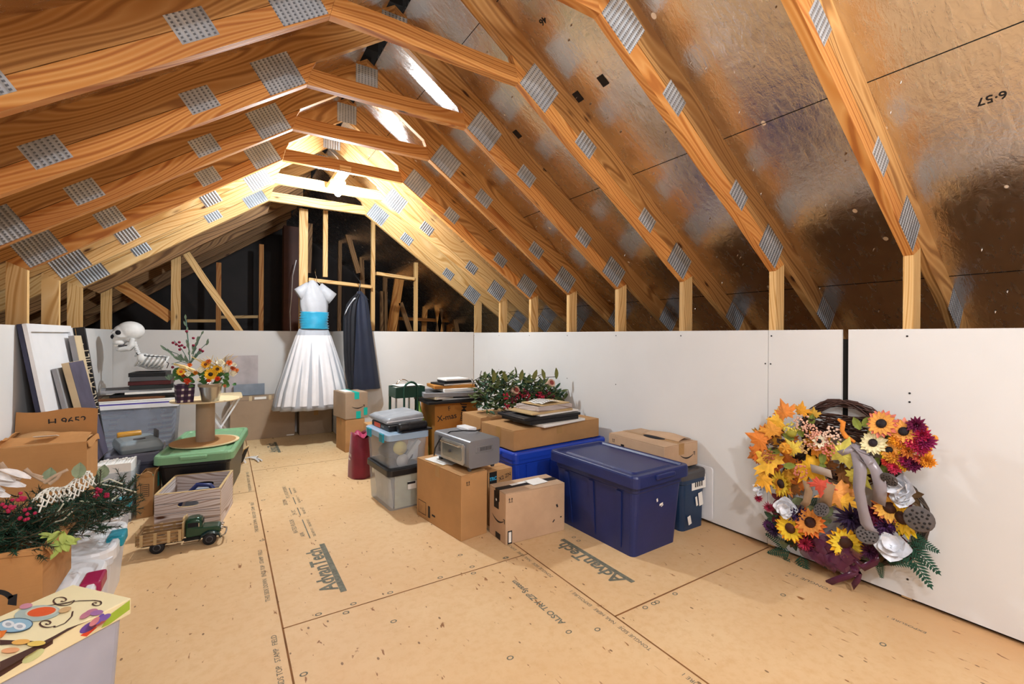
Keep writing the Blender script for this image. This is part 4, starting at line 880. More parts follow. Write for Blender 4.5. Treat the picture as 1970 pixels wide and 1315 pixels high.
ribbon(wr, [PW(x, y, 2.46) for x, y in [(1640, 860), (1658, 868), (1672, 872), (1678, 884), (1664, 890), (1650, 880)]], .03, (.3, 1, .6), ORGW, 'bow')
ribbon(wr, [PW(x, y, 2.47) for x, y in [(1640, 860), (1628, 868), (1615, 872)]], .03, (.3, 1, .6), ORGW, 'bow')
ribbon(wr, [PW(x, y, 2.48) for x, y in [(1550, 925), (1556, 945), (1552, 965), (1545, 972)]], .035, (0, 1, .2), mat('tan_burlap', '9c7f62', .9), 'burlap_tail')
ribbon(wr, [PW(x, y, 2.48) for x, y in [(1596, 930), (1590, 950), (1588, 972)]], .05, (0, 1, .1), mat('tan_burlap', '9c7f62', .9), 'burlap_tail')
ribbon(wr, [PW(x, y, 2.48) for x, y in [(1560, 900), (1580, 905), (1600, 912)]], .04, (0, .2, 1), mat('grey_burlap', 'a99a8e', .9), 'burlap_bow')
m = MB(); m.ell(PW(1512, 862, 2.475), (.02, .036, .03), 12); 
for k in range(6): a = k * PI / 3; m.tube([PW(1512, 862, 2.455) + Vector((0, .03 * math.cos(a), .026 * math.sin(a))), PW(1512, 862, 2.452)], .006, 6)
part('small_gourd', m, FM('dc9a30'), wr, world=True)
m = MB(); m.ell(PW(1523, 832, 2.48), (.02, .025, .024), 12); part('green_gourd', m, FM('9c9636'), wr, world=True)
m = MB()
for k in range(60): a = R.random() * 6.28; q = .03 * R.random(); p = PW(*R.choice([(1500, 848), (1548, 808), (1490, 860), (1560, 815), (1600, 905)]), 2.5) + Vector((-.01 * R.random(), math.cos(a) * q, math.sin(a) * q)); m.ell(p, (.009, .008, .003), 6)
part('pine_cone', m, FM('3a221a'), wr, world=True)
# lower wreath
lw = thing('autumn_wreath', 'round wreath of sunflowers, lotus pods and plum bow, lower one near floor', 'wreath', (2.6, 1.03, .03), 0)
c = PW(1625, 970, 2.59); twigring(lw, (c.y, c.z), .30, .26, 2.622, 22, .022, hx='4b4038')
for x, y, r, h1, h2, ch in [(1505, 930, .06, 'c8a024', 'dfc03a', '2b1410'), (1522, 1015, .065, 'eaa41e', 'e6c02c', '4a2410'), (1560, 1005, .065, 'd9702a', 'd98c3c', '3a1a12'), (1628, 1043, .066, 'ecb41c', 'e9cb3a', '3a1c10'), (1712, 975, .062, 'df8a4a', 'e8b04c', '3a1c10'), (1738, 995, .07, 'ead02c', 'ecc030', '3a1c10'), (1480, 1010, .03, '3c1c48', '54265c', '1c0c20')]: daisy(lw, 'sunflower', PW(x, y, 2.515), (-1, R.uniform(-.45, .45), R.uniform(-.2, .5)), r * 1.18, (h1, h2), ch, 15, 2, .36, .3, .36)
for x, y, r, hx in [(1536, 988, .045, '3b2550'), (1640, 995, .06, '2c1838'), (1685, 990, .045, '5e1030'), (1705, 1010, .045, '4b2650'), (1490, 1018, .035, '33203c'), (1460, 958, .02, 'b02f50'), (1674, 1060, .035, '4d1c40'), (1690, 1000, .03, 'a02440'), (1480, 975, .025, 'a8304c'), (1550, 1045, .035, 'b02c48'), (1720, 1008, .03, '56306a')]: pompon(lw, 'dark_mum', PW(x, y, 2.53), NX, r * 1.25, hx, 46, .22)
for i in range(34):
    a = R.uniform(2.6, 6.9); x, y = 1622 + 125 * math.cos(a) + R.uniform(-14, 14), 975 - 85 * math.sin(a) + R.uniform(-14, 14); d = R.random() * 6.28; m = MB()
    for k in range(5): leafm(m, PW(x, y, 2.565), (-.3, math.cos(d + k * 1.2), math.sin(d + k * 1.2)), (-1, 0, .2), .055, .03)
    part('leaf_cluster', m, FM(R.choice(['34452c', '4a2438', '5c4428', '3f5a40', '6a2030'])), lw, world=True)
for x, y, r in [(1465, 940, .034), (1512, 975, .046), (1738, 940, .05), (1716, 1052, .055), (1736, 960, .035), (1478, 932, .025)]: magnolia(lw, PW(x, y, 2.50), (-1, R.uniform(-.5, .5), R.uniform(.1, .8)), r * 1.25)
for x, y, r, n in [(1768, 998, .052, (-1, -.1, .15)), (1668, 1028, .042, (-.75, -.2, .5)), (1710, 922, .034, (-.6, .1, -.3)), (1580, 980, .036, (-.7, .1, .5))]: pod(lw, PW(x, y, 2.45), n, r)
for x, y, L, dx, dy in [(1520, 1060, .12, -.9, -.4), (1515, 1050, .11, -1, .25), (1540, 1068, .13, .3, -.9), (1560, 1060, .1, .8, -.4), (1700, 1068, .12, 1, .05), (1745, 1040, .14, .9, -.75), (1740, 1050, .16, .7, -1), (1750, 1030, .1, 1, -.3), (1690, 1078, .07, .2, -1), (1560, 975, .07, .3, .7), (1520, 1075, .08, -.8, -.9)]: fern(lw, PW(x, y, 2.56), (R.uniform(-.15, -.02), -dx, dy), (-1, 0, .2), L)
m = MB()
for i in range(26):
    a = R.random() * 6.28; x0, y0 = 1610 + 55 * math.cos(a) * R.random(), 1058 + 24 * math.sin(a); p = PW(x0, y0, 2.53); q = R.uniform(.03, .05); d1 = Vector((R.uniform(-.6, .1), R.uniform(-1, 1), R.uniform(-.7, .7))).normalized(); d2 = Vector((-1, 0, R.uniform(-.5, .5))).cross(d1).normalized()
    m.grid(lambda u, v: p + d1 * (u - .5) * q * 2.4 + d2 * (v - .5) * q + Vector((-1, 0, 0)) * q * .8 * math.sin(PI * u), 6, 2)
part('plum_bow', m, ORG, lw, world=True)
for P_ in ([(1640, 1075), (1615, 1092), (1600, 1083), (1585, 1076)], [(1640, 1075), (1660, 1092), (1685, 1080), (1690, 1070)], [(1636, 1092), (1655, 1098), (1652, 1112), (1640, 1128)], [(1650, 1098), (1630, 1108), (1610, 1114), (1590, 1122)], [(1645, 1075), (1650, 1090), (1640, 1100)]): ribbon(lw, [PW(x, y, 2.50) for x, y in P_], .028, (.2, .6, 1) , ORG, 'plum_ribbon')
m = MB()
for x, y in [(1575, 985), (1600, 1000), (1545, 960), (1690, 1045), (1655, 1065), (1500, 1045), (1700, 960), (1600, 975)]: leafm(m, PW(x, y, 2.54), (-.2, R.uniform(-1, 1), R.uniform(-1, 1)), (-1, 0, 0), .06, .04)
part('grey_green_leaf', m, FM('6a7452'), lw, world=True)
# red berry garland pile behind the right stack
g = thing('holiday_garland', 'heaped holly and magnolia garland with red berries behind the right stack', 'garland', (2.15, 3.35, .562), 0)
m = MB(); m2 = MB()
for i in range(900):
    p = Vector((R.uniform(1.80, 2.60), R.uniform(3.2, 3.52), 0)); u = (p.x - 1.8) / .72; hh = .20 + .09 * math.sin(3 * u + .6); p.z = .575 + hh * R.random(); d = Vector((R.uniform(-1, 1), R.uniform(-1, .4), R.uniform(-.2, 1)))
    leafm(m if R.random() < .6 else m2, p, d, (R.uniform(-.5, .5), -.5, 1), R.uniform(.04, .09), R.uniform(.018, .035))
part('leaf', m, FM('4f5c30'), g, world=True)['kind'] = 'stuff'; part('holly_leaf', m2, FM('2a4a32'), g, world=True)['kind'] = 'stuff'
m = MB()
for i in range(26): a = Vector((R.uniform(1.75, 2.55), R.uniform(3.2, 3.5), .6 + .2 * R.random())); m.tube([a, a + Vector((R.uniform(-.1, .1), R.uniform(-.05, .05), .04)), a + Vector((R.uniform(-.16, .16), 0, R.uniform(.0, .12)))], .003, 5)
part('twig', m, mat('vine_2c211b', '2c211b', .8), g, world=True)
for i in range(14): berries(g, 'berry_cluster', (R.uniform(1.82, 2.5), 3.2 + R.uniform(-.03, .03), R.uniform(.62, .74)), (-.3, -1, .3), .03, R.choice(['a01c34', 'b3203c', '6a1528']), 12, .008)
m = MB()
for x0 in range(6): p = Vector((1.86 + .13 * x0, 3.22, .82)); leafm(m, p, (R.uniform(-.5, .5), -.2, 1), (0, -1, .3), .10, .045)
part('olive_leaf', m, FM('6f7238'), g, world=True)
for x, y in ((1058, 738), (990, 752)):
    p = onY(x, y, 3.25); m = MB(); m.lathe([(.034, -.03), (.036, .03)], p, 18, 0, Matrix.Rotation(1.1, 3, 'X')); q = part('ribbon_roll', m, FM('c9a48c'), g, world=True); m = MB(); m.lathe([(.0, -.0335), (.022, -.0325)], p, 18, 0, Matrix.Rotation(1.1, 3, 'X')); m.lathe([(.0, .0335), (.022, .0325)], p, 18, 0, Matrix.Rotation(1.1, 3, 'X')); part('roll_core', m, FM('8a3a34'), g, world=True)
#LEFT
# ------------------------------------------------------------------ left side
CARDT = m_card('cardboard_tan', 'b88552')
LT = mat('white_tote_body', 'd6d8de', .35, var=.03)
for lb, cx, cy, wx, wy_, hm in (('white tote with teal latch, behind under the brown carton', -.705, 3.28, .50, .44, TEAL), ('white tote with teal latch beside the toy truck', -.675, 2.735, .55, .41, TEAL), ('white tote with maroon latch, nearest the painted owl box', -.675, 2.29, .55, .40, MAROONP)):
    t = tote(lb, cx, cy, 0, wx - .06, wy_ - .05, wx - .02, wy_ - .03, .28, 0, LT, WHITE, over=.012, lid=.035, handles='x', hm=hm, lr=.07, group='white latched totes in a row')
    m = MB(); m.loft([rr(-.02, 0, wx * .55, wy_ * .5, .268, .03), rr(-.02, 0, wx * .53, wy_ * .47, .277, .03)], smooth=False); part('raised_panel', m, WHITE, t, bevel=.002)
# big open carton with flap
t = carton('wide open brown carton with handwriting on its raised flap, far left', -.802, 3.425, .283, .345, .25, .335, 0, CARDT, open_=[('+y', 82, .15), ('-y', 165, .13), ('+x', -75, .03), ('-x', 120, .05)])
m = MB(); fr = (Vector((.01, .134, .41)), Vector((1, 0, 0)), Vector((0, 0, 1)), .3, .14); words(m, fr, .2, .1, 'H 9652', .055, 0, .03, .0005); marks(t, m, INK, 'handwriting')
m = MB(); m.box((.0, -.06, .372), (.09, .05, .002), Matrix.Rotation(-.27, 3, 'X')); part('shipping_label', m, PAPER, t)
m = MB(); m.grid(lambda u, v: (-.16 + .32 * u, -.12 + .2 * v, .338 + .02 * math.sin(5 * u) * v + .02 * v), 10, 5); part('crumpled_flap', m, CARD, t, solid=.003)
# leaning canvases
def lean(name, label, cat, y0, y1, xt, ht, xb, hb, th, mface, mside, ring=None):
    t = thing(name, label, cat, (xb, (y0 + y1) / 2, hb), 0); ux = Vector((xt - xb, 0, ht - hb)); L = ux.length; ux.normalize(); nx = Vector((ux.z, 0, -ux.x)); yy = Vector((0, 1, 0)); W = y1 - y0
    M = Matrix((yy, ux, nx)).transposed(); m = MB(); c = ux * L / 2 + nx * -th / 2
    m.box(c, (W, L, th), M); part('canvas', m, mside, t)
    if ring: m = MB(); m.box(c + nx * (th / 2 + .001), (W - .004, L - .004, .002), M); part('canvas_back', m, mface, t)
    m = MB()
    if ring:
        e = .045; d = nx * .008
        for cc, s_ in ((c + yy * (W / 2 - e / 2), (e, L, .02)), (c - yy * (W / 2 - e / 2), (e, L, .02)), (c + ux * (L / 2 - e / 2), (W - 2 * e, e, .02)), (c - ux * (L / 2 - e / 2), (W - 2 * e, e, .02))): m.box(cc + nx * (th / 2 + .008), s_, M)
        part('stretcher_bar', m, mface, t)
    else: m.box(c + nx * (th / 2 + .001), (W - .004, L - .004, .002), M); part('painted_face', m, mface, t)
    return t
lean('canvas_panel', 'large white stretched canvas leaning back-to-front on the left wall', 'canvas', 3.585, 4.45, -.955, 1.255, -.76, .01, .022, WHITE, mat('canvas_edge_navy', '34374f', .7, var=.2), True)['label'] = 'largest white stretched canvas leaning on the left wall'
lean('canvas_panel', 'canvas with beige edge and dusky purple face, in front of the white canvas', 'canvas', 3.92, 4.26, -.835, 1.02, -.70, .37, .035, mat('dusky_paint', '4b4658', .7, var=.35, scale=6), BEIGE)
lean('canvas_panel', 'small grey canvas edge between white canvas and purple one', 'canvas', 3.88, 4.1, -.885, .985, -.765, .37, .02, GREY, GREY)
lean('canvas_panel', 'slim beige and grey canvas behind the black lettered sign', 'canvas', 4.3, 4.48, -.89, 1.19, -.80, .6, .03, BEIGE, GREY)
t = thing('wooden_sign', 'tall black sign with pale lettering leaning by the left wall', 'sign', (-.745, 4.56, .0), 0)
ux = Vector((-.172, 0, 1.25)).normalized(); nx = Vector((ux.z, 0, -ux.x)); m = MB(); M = Matrix((nx, Vector((0, 1, 0)), ux)).transposed(); m.box(ux * .63, (.065, .03, 1.262), M); part('board', m, BLACK, t, bevel=.002)
m = MB(); m.flat(txt('MAKE A FAMILY ·', .072), ux * .87 + Vector((0, -.0162, 0)) + nx * .012, ux, -nx); part('lettering', m, mat('cream_paint', 'e6dcc4', .6), t); m = MB(); m.box(ux * .63 - nx * .018 + Vector((0, -.0155, 0)), (.003, .001, 1.25), M); part('gold_line', m, mat('gold_paint', 'b9985a', .4, .5), t)
# bins behind
t = tote('dark low storage bin with a grey machine on it', -.55, 4.34, 0, .26, .38, .29, .42, .355, 0, mat('smoky_plastic', '4a4c5c', .3), mat('smoky_lid', '6a6c7c', .3), over=.01)
t = thing('label_printer', 'flat grey plastic machine with amber cartridge behind the papers bin', 'machine', (-.545, 4.33, .357), 16)
m = MB(); m.loft([rr(0, 0, .24, .36, 0, .02), rr(0, 0, .25, .37, .03, .02), rr(.0, .02, .23, .31, .065, .03), rr(0, .03, .18, .26, .075, .03)], smooth=False); part('casing', m, mat('grey_casing', '7b868c', .45), t, bevel=.004)
m = MB(); m.loft([rr(0.0, -.06, .07, .05, .074, .02), rr(0, -.06, .07, .05, .08, .02)], smooth=False); part('recess', m, GREYD, t)
m = MB(); m.lathe([(.022, -.07), (.026, -.06), (.026, .06), (.022, .07)], (-.03, .13, .085), 16, 0, Matrix.Rotation(PI / 2, 3, 'Y')); part('cartridge', m, mat('amber_plastic', 'b98428', .35), t)
m = MB(); m.box((.11, .0, .095), (.015, .1, .06)); part('side_handle', m, GREYD, t, bevel=.004)
t = clearbin('open clear file bin of white papers behind the pine garland', -.605, 3.885, 0, .23, .31, .36, 0, CLEAR); [bpy.data.objects.remove(o) for o in list(t.children) if o.name.startswith('lid')]
m = MB()
for k in range(12): m.box((-.088 + .016 * k, .01, .185 + .003 * (k % 3)), (.012, .27, .34))
m.box((0, -.13, .2), (.2, .004, .36)); part('papers', m, PAPER, t)
t = carton('narrow open carton with teal tape between file bin and wooden crate', -.432, 3.93, 0, .085, .26, .26, -4, CARD, open_=[('+x', 70, .05), ('-y', 60, .04)])
m = MB(); fr = facefr(.085, .26, .26, '-y')
for q in (-.42, .42): quad(m, fr, q * 1.2, .35, .003, .08)
for q in (.05, .65): quad(m, fr, 0, q, .045, .003)
for q in range(5): quad(m, fr, 0, .15 + .1 * q, .035, .004)
marks(t, m); m = MB(); fr = facefr(.085, .26, .26, '+x'); quad(m, fr, .3, .55, .06, .1); m.box((0, -.1, .262), (.075, .05, .002)); marks(t, m, TEALT, 'teal_tape')
# clear magazine tote
t = tote('wide flat bin beneath the magazine tote', -.66, 5.42, 0, .52, .38, .56, .42, .17, 0, mat('smoky_plastic', '4a4c5c', .3), mat('ice_lid', 'b9dfe6', .3), over=.008)
CLEARM = m_clear('clear_tote_plastic', 'a9b2c4', .4)
t = thing('magazine_tote', 'big clear tote with white and purple lid full of magazines', 'storage bin', (-.665, 5.42, .172), 0)
m = MB(); m.loft([rr(0, 0, .54, .40, 0, .02), rr(0, 0, .58, .43, .385, .03)], (True, False), smooth=False); part('body', m, CLEARM, t, solid=.003)
m = MB(); m.loft([rr(0, 0, .61, .45, .37, .03), rr(0, 0, .61, .45, .405, .03)], smooth=False); part('rim', m, WHITE, t, bevel=.003)
m = MB(); m.loft([rr(0, 0, .60, .44, .405, .03), rr(0, 0, .60, .44, .418, .03)], smooth=False); part('lid_stripe', m, mat('purple_plastic', '5c4fa6', .4), t)
m = MB(); m.loft([rr(0, 0, .605, .445, .418, .03), rr(0, 0, .60, .44, .43, .03)], smooth=False); part('lid', m, WHITE, t, bevel=.002)
MC = [mat('mag_' + h, h, .5) for h in ('b9b4ae', '8a5a52', '6f7d8c', 'cfcac2')]
for q in range(4):
    m = MB()
    for k in range(q, 26, 4):
        m.box((-.13, -.03, .012 + .0125 * k), (.24, .3, .010), Matrix.Rotation(.01 * ((k * 7) % 5 - 2), 3, 'Y')); m.box((.13, -.03, .012 + .0115 * k), (.24, .3, .009), Matrix.Rotation(-.05, 3, 'Y'))
    part('magazines', m, MC[q], t)
z = .604
for (nm, lb, ct, x, y, w_, d, h, rot, m_, ins) in [
    ('poster_board', 'white board with small coloured prints on the magazine tote', 'board', -.66, 5.36, .58, .30, .01, 0, PAPER, None),
    ('picture_frame', 'brown wooden frame low in the left stack under the skeleton', 'frame', -.72, 5.40, .48, .34, .022, 5, BR, (.03, BEIGE)),
    ('picture_frame', 'black frame above the brown one, left stack', 'frame', -.60, 5.42, .50, .34, .022, -3, BLACK, (.03, GREYD)),
    ('canvas_panel', 'white edged thin canvas in the stack under the skeleton', 'canvas', -.58, 5.42, .36, .32, .018, 2, PAPER, None),
    ('picture_frame', 'wide silver grey frame sticking out left toward the sign', 'frame', -.69, 5.44, .50, .34, .022, 8, GREY, (.03, GREYD)),
    ('picture_frame', 'dark green black frame under the burgundy one', 'frame', -.575, 5.42, .32, .3, .036, 4, mat('greenblack', '22282a', .4), (.03, GREYD)),
    ('picture_frame', 'dark burgundy frame below the top black frames', 'frame', -.575, 5.42, .31, .3, .036, -2, BURG, (.03, GREYD)),
    ('picture_frame', 'charcoal frame second from the top under the skeleton', 'frame', -.58, 5.42, .30, .3, .038, 3, GREYD, (.03, BLACK)),
    ('picture_frame', 'black frame directly under the skeleton, topmost of its stack', 'frame', -.59, 5.42, .27, .28, .036, -4, BLACK, (.03, GREYD))]:
    flat(nm, lb, ct, x, y, z, w_, d, h, rot, m_, ins); z += h + .0008
# skeleton
sk = thing('skeleton_prop', 'white plastic skeleton bust with open jaw facing left atop the frames', 'skeleton', (-.58, 5.40, z + .001), 0)
SY = 5.40
def V(x, zz, y=0): return Vector((x, SY + y, zz))
m = MB()
m.ell(V(-.735, 1.232), (.105, .082, .088), 24); m.ell(V(-.79, 1.215), (.072, .072, .075), 20); m.ell(V(-.83, 1.16), (.038, .045, .04), 16); m.ell(V(-.815, 1.125), (.048, .043, .03), 16)
m.ell(V(-.79, 1.18, -.055), (.04, .016, .016), 12); m.ell(V(-.79, 1.18, .055), (.04, .016, .016), 12); m.ell(V(-.74, 1.165), (.06, .055, .04), 16)
m.ell(V(-.845, 1.215, -.03), (.025, .03, .012), 10); m.ell(V(-.845, 1.215, .03), (.025, .03, .012), 10)
part('skull', m, BONE, sk, world=True, remesh=.006)
m = MB()
for s_ in (-1, 1): m.tube([V(-.715, 1.165, s_ * .05), V(-.72, 1.10, s_ * .05), V(-.745, 1.072, s_ * .045), V(-.80, 1.062, s_ * .03), V(-.825, 1.068, 0)], [.018, .026, .026, .024, .02], 10)
m.ell(V(-.81, 1.066), (.035, .032, .024), 12); part('jaw', m, BONE, sk, world=True, remesh=.006)
m = MB()
for k in range(10): a = -.9 + .2 * k; m.box(V(-.845 + .03 * a * a, 1.098, .032 * math.sin(a * 1.3)), (.005, .006, .014)); m.box(V(-.832 + .028 * a * a, 1.086, .028 * math.sin(a * 1.3)), (.005, .005, .008))
part('teeth', m, PAPER, sk, world=True)
m = MB(); m.ell(V(-.785, 1.092, 0), (.045, .05, .014), 14); part('mouth_gap', m, mat('mouth_grey', '4c4c50', .8), sk, world=True)
for s_ in (-1, 1): m = MB(); m.ell(V(-.808, 1.215, s_ * .054), (.027, .022, .025), 16); part('eye_socket', m, SOCK, sk, world=True)
m = MB(); m.ell(V(-.856, 1.178, -.022), (.016, .018, .022), 12); m.ell(V(-.86, 1.178, .012), (.014, .012, .02), 12); part('nose_hole', m, SOCK, sk, world=True)
m = MB()
for k in range(7): t_ = k / 6; m.lathe([(.016, -.008), (.02, 0), (.016, .008)], V(-.705 + .03 * t_, 1.115 - .11 * t_), 10, 0, Matrix.Rotation(-.3, 3, 'Y'))
m.tube([V(-.71, 1.13), V(-.675, 1.0), V(-.62, .95), V(-.50, .90)], .012, 8); part('spine', m, BONE, sk, world=True)
m = MB()
for k in range(7):
    t_ = k / 6; c = V(-.655 + .19 * t_, .965 - .03 * t_ )
    for s_ in (-1, 1): m.tube([c + Vector((.0, s_ * .01, .05)), c + Vector((.015, s_ * .07, .05)), c + Vector((-.01, s_ * .095, 0)), c + Vector((-.035, s_ * .07, -.042)), c + Vector((-.045, s_ * .012, -.05))], .0095, 6)
m.ell(V(-.57, .945), (.105, .06, .04), 14); m.tube([V(-.70, .93), V(-.60, .885), V(-.5, .875)], .012, 8)
part('rib_cage', m, BONE, sk, world=True)
for s_ in (-1, 1):
    m = MB(); m.tube([V(-.70, 1.0, 0), V(-.69, 1.01, s_ * .06), V(-.65, 1.0, s_ * .11)], .008, 8); m.ell(V(-.645, .985, s_ * .11), (.03, .015, .04), 10); part('shoulder', m, BONE, sk, world=True)
m = MB(); m.tube([V(-.69, 1.03, -.02), V(-.67, 1.015, -.1), V(-.58, 1.0, -.12), V(-.47, .99, -.09), V(-.468, .95, -.09), V(-.445, .93, -.09), V(-.46, .885, -.08)], .004, 6); part('black_cord', m, BLACK, sk, world=True)
# green tote, spool, pots
t = tote('black tote with a green lid carrying the cardboard spool', -.115, 4.30, 0, .37, .74, .42, .88, .372, -8, BLACKP, GREEN, over=.026, lid=.04, handles='y', lr=.05)
sp = thing('cable_spool', 'cardboard and plywood spool standing on the green lid', 'spool', (-.125, 4.22, .374), 0); PLY = mat('plywood', 'd9c49c', .7)
for z0 in (0, .322): m = MB(); m.lathe([(.224, 0), (.226, .004), (.224, .009)], (0, 0, z0), 48); part('disc', m, PLY if z0 else PLY, sp)
m = MB(); m.lathe([(.062, 0), (.062, .313)], (0, 0, .009), 32); part('core', m, CARDG, sp)
m = MB(); m.lathe([(.215, 0), (.215, .001)], (-.012, -.006, .0092), 48); part('painted_disc_shadow', m, CARD, sp)['label'] = 'brown disc painted as shade of the upper disc'  # brown disc paints the upper disc's shadow onto the lower one
ZS = .374 + .332
bk = thing('metal_bucket', 'small galvanised bucket of autumn flowers on the spool', 'bucket', (-.09, 4.07, ZS), 0)
m = MB(); m.lathe([(.054, 0), (.056, .003), (.076, .118), (.079, .124), (.079, .132), (.073, .132), (.072, .12), (.05, .01)], (0, 0, 0), 40); part('bucket', m, STEEL, bk)
m = MB(); m.lathe([(.0785, .108), (.0805, .128)], (0, 0, 0), 40, caps=(False, False)); part('band', m, mat('dull_band', '9a8a70', .5), bk)
pp = thing('plaid_pot', 'square plaid fabric pot of tall berries left of the bucket', 'pot', (-.25, 4.10, ZS), 12)
m = MB(); m.loft([rr(0, 0, .10, .10, 0, .012), rr(0, 0, .115, .115, .13, .012), rr(0, 0, .10, .10, .13, .012), rr(0, 0, .09, .09, .02, .012)], smooth=False)
m.u = [[((p.x + p.y), p.z) for p in (m.v[q] for q in f)] for f in m.f]; part('pot', m, PLAID, pp)
BF = lambda x, y, Y=4.02: onY(x, y, Y); NY = (.1, -1, .25)
for x, y, r, hx, ch in [(405, 720, .045, ('eec01e', 'e8b012'), '2a2016'), (418, 710, .035, ('f0c42a', 'e0a818'), '5a3a14'), (348, 715, .03, ('e5a82a', 'eec23a'), 'c8501e'), (395, 701, .03, ('e8b42a', 'd99a20'), '6a3410')]: daisy(bk, 'sunflower', BF(x, y), NY, r, ('%s' % hx[0], hx[1]), ch, 12, 2, .34, .2, .42)
for x, y, r, hx in [(376, 717, .018, 'd88a24'), (352, 706, .02, 'e06a2a'), (441, 698, .024, 'dd6a2c'), (448, 708, .022, 'b9552a'), (402, 731, .02, 'd8491e'), (418, 728, .022, 'd9441c'), (360, 733, .026, 'd0481e'), (398, 741, .014, 'd8602c'), (432, 742, .014, 'dd8a5a'), (401, 695, .02, 'c9702c'), (365, 702, .018, 'e0762a'), (352, 722, .016, '8e3018'), (455, 712, .018, 'e0863c')]: pompon(bk, 'orange_blossom', BF(x, y), NY, r, hx, 26, .4)
for x, y, r in [(386, 711, .026), (361, 719, .02), (424, 698, .03), (436, 710, .024), (448, 718, .026), (382, 730, .014), (450, 702, .02)]: magnolia(bk, BF(x, y), NY, r, 'ece7d2', 'cream_blossom')
m = MB()
for i in range(46):
    x, y = R.uniform(322, 455), R.uniform(715, 742); leafm(m, BF(x, y, 4.06), (R.uniform(-1, 1), -.3, R.uniform(-.6, .8)), (0, -1, .3), R.uniform(.04, .075), .028)
part('green_leaf', m, FM('3f6a34'), bk, world=True)['kind'] = 'stuff'
m = MB()
for i in range(26): a = BF(R.uniform(380, 440), 722, 4.07); b_ = BF(R.uniform(365, 470), R.uniform(680, 705), 4.05); m.tube([a, (a + b_) / 2 + Vector((0, 0, .01)), b_], [.003, .003, .0015], 5)
part('dry_stem', m, FM('d6bd7a'), bk, world=True)['kind'] = 'stuff'
for x, y, x2, y2 in [(375, 712, 334, 700), (372, 716, 345, 706)]: ribbon(bk, [BF(x, y, 4.0), BF((x + x2) / 2, y - 8, 3.98), BF(x2, y2, 4.0)], .015, (0, .2, 1), FM('e2c98a'), 'straw_ribbon')
m = MB(); top = BF(357, 612, 4.1); base = Vector((-.25, 4.10, ZS + .1)); m.tube([base, BF(366, 700, 4.1), BF(362, 655, 4.1), top], .004, 6)
for x, y in [(317, 671), (388, 642), (398, 660), (335, 655), (330, 700), (392, 676)]: m.tube([BF(366, 700, 4.1), BF((366 + x) / 2, (690 + y) / 2, 4.08), BF(x, y, 4.08)], .0025, 5)
part('stem', m, FM('4d6e63'), pp, world=True)
m = MB()
for k in range(70):
    (xa, ya), (xb, yb) = R.choice([((364, 700), (357, 612)), ((364, 690), (388, 642)), ((360, 705), (317, 671)), ((366, 700), (398, 662)), ((360, 710), (325, 732)), ((366, 700), (345, 690))]); t_ = R.random() ** .8
    leafm(m, BF(xa + (xb - xa) * t_, ya + (yb - ya) * t_, 4.09), (R.uniform(-1, 1) * .6 + (xb - xa) / 60, -.2, .8 + (ya - yb) / 100), (0, -1, .2), R.uniform(.03, .05), .014)
part('grey_green_leaf', m, FM('6f8a76'), pp, world=True)['kind'] = 'stuff'
for x, y in [(333, 659), (345, 658), (345, 665), (339, 662), (372, 650), (372, 664), (355, 668), (385, 672), (390, 675), (346, 672), (350, 664), (332, 706), (338, 710), (359, 637)]: m = MB(); m.ell(BF(x, y, 4.07), .010, 8); part('red_berry', m, FM('7c1838'), pp, world=True)
# tray table
t = thing('tray_table', 'white folding tray table with crossed legs behind the spool', 'table', (.0, 5.1, 0), 0)
m = MB(); m.loft([rr(-.03, 0, .34, .40, .615, .04), rr(-.03, 0, .34, .40, .628, .04)], smooth=False); part('table_top', m, PLY, t, bevel=.003)
for y_ in (-.16, .16):
    for s_ in (-1, 1): m = MB(); m.beam((-.03 + s_ * .15, y_ + s_ * .008, .612), (-.03 - s_ * .20, y_ + s_ * .008, .0), .026, .014, (0, 1, 0)); part('leg', m, WHITE, t)
# crate
cr = thing('wooden_crate', 'whitewashed wooden crate with slot handles behind the toy truck', 'crate', (-.151, 3.62, 0), -10)
def slotwall(m, o, ax, W, H, th, nrm):
    o, ax, nrm = Vector(o), Vector(ax), Vector(nrm); n = 16; hole = []; hw, hh, cz = .055, .017, H * .68
    for k in range(n): a = 2 * PI * k / n; hole.append((max(-1, min(1, math.cos(a) * 1.3)) * (hw - hh) + math.cos(a) * hh, cz + math.sin(a) * hh))
    sq = []
    for k in range(n):
        a = 2 * PI * k / n; cx_, sy_ = math.cos(a), math.sin(a); q = max(abs(cx_), abs(sy_)); sq.append((cx_ / q * W / 2, H / 2 + sy_ / q * H / 2))
    for off in (0, th):
        vs = [o + ax * x + Vector((0, 0, z_)) + nrm * off for x, z_ in hole + sq]; uv = [(x, z_) for x, z_ in hole + sq]
        m.add(vs, [(k, (k + 1) % n, n + (k + 1) % n, n + k) for k in range(n)], 0, uv)
    for L_ in (hole, sq): m.add([o + ax * x + Vector((0, 0, z_)) + nrm * f_ for f_ in (0, th) for x, z_ in L_], [(k, (k + 1) % n, n + (k + 1) % n, n + k) for k in range(n)], 1)
CW, CD, CH = .34, .42, .235
for s_ in (-1, 1): m = MB(); slotwall(m, (0, s_ * CD / 2 - (.012 if s_ > 0 else 0), 0), (1, 0, 0), CW, CH, .012, (0, 1, 0)); part('end_panel', m, [WASH, WASHE], cr)
for s_ in (-1, 1): m = MB(); m.beam((s_ * (CW / 2 - .006), -CD / 2 + .012, CH / 2), (s_ * (CW / 2 - .006), CD / 2 - .012, CH / 2), CH, .012); part('side_panel', m, WASH, cr)
m = MB(); m.box((0, 0, .008), (CW - .024, CD - .024, .012)); part('base', m, WASH, cr)
m = MB()
for z_ in (.06, .115, .175): m.box((0, -CD / 2 - .0006, z_), (CW - .01, .001, .0022))
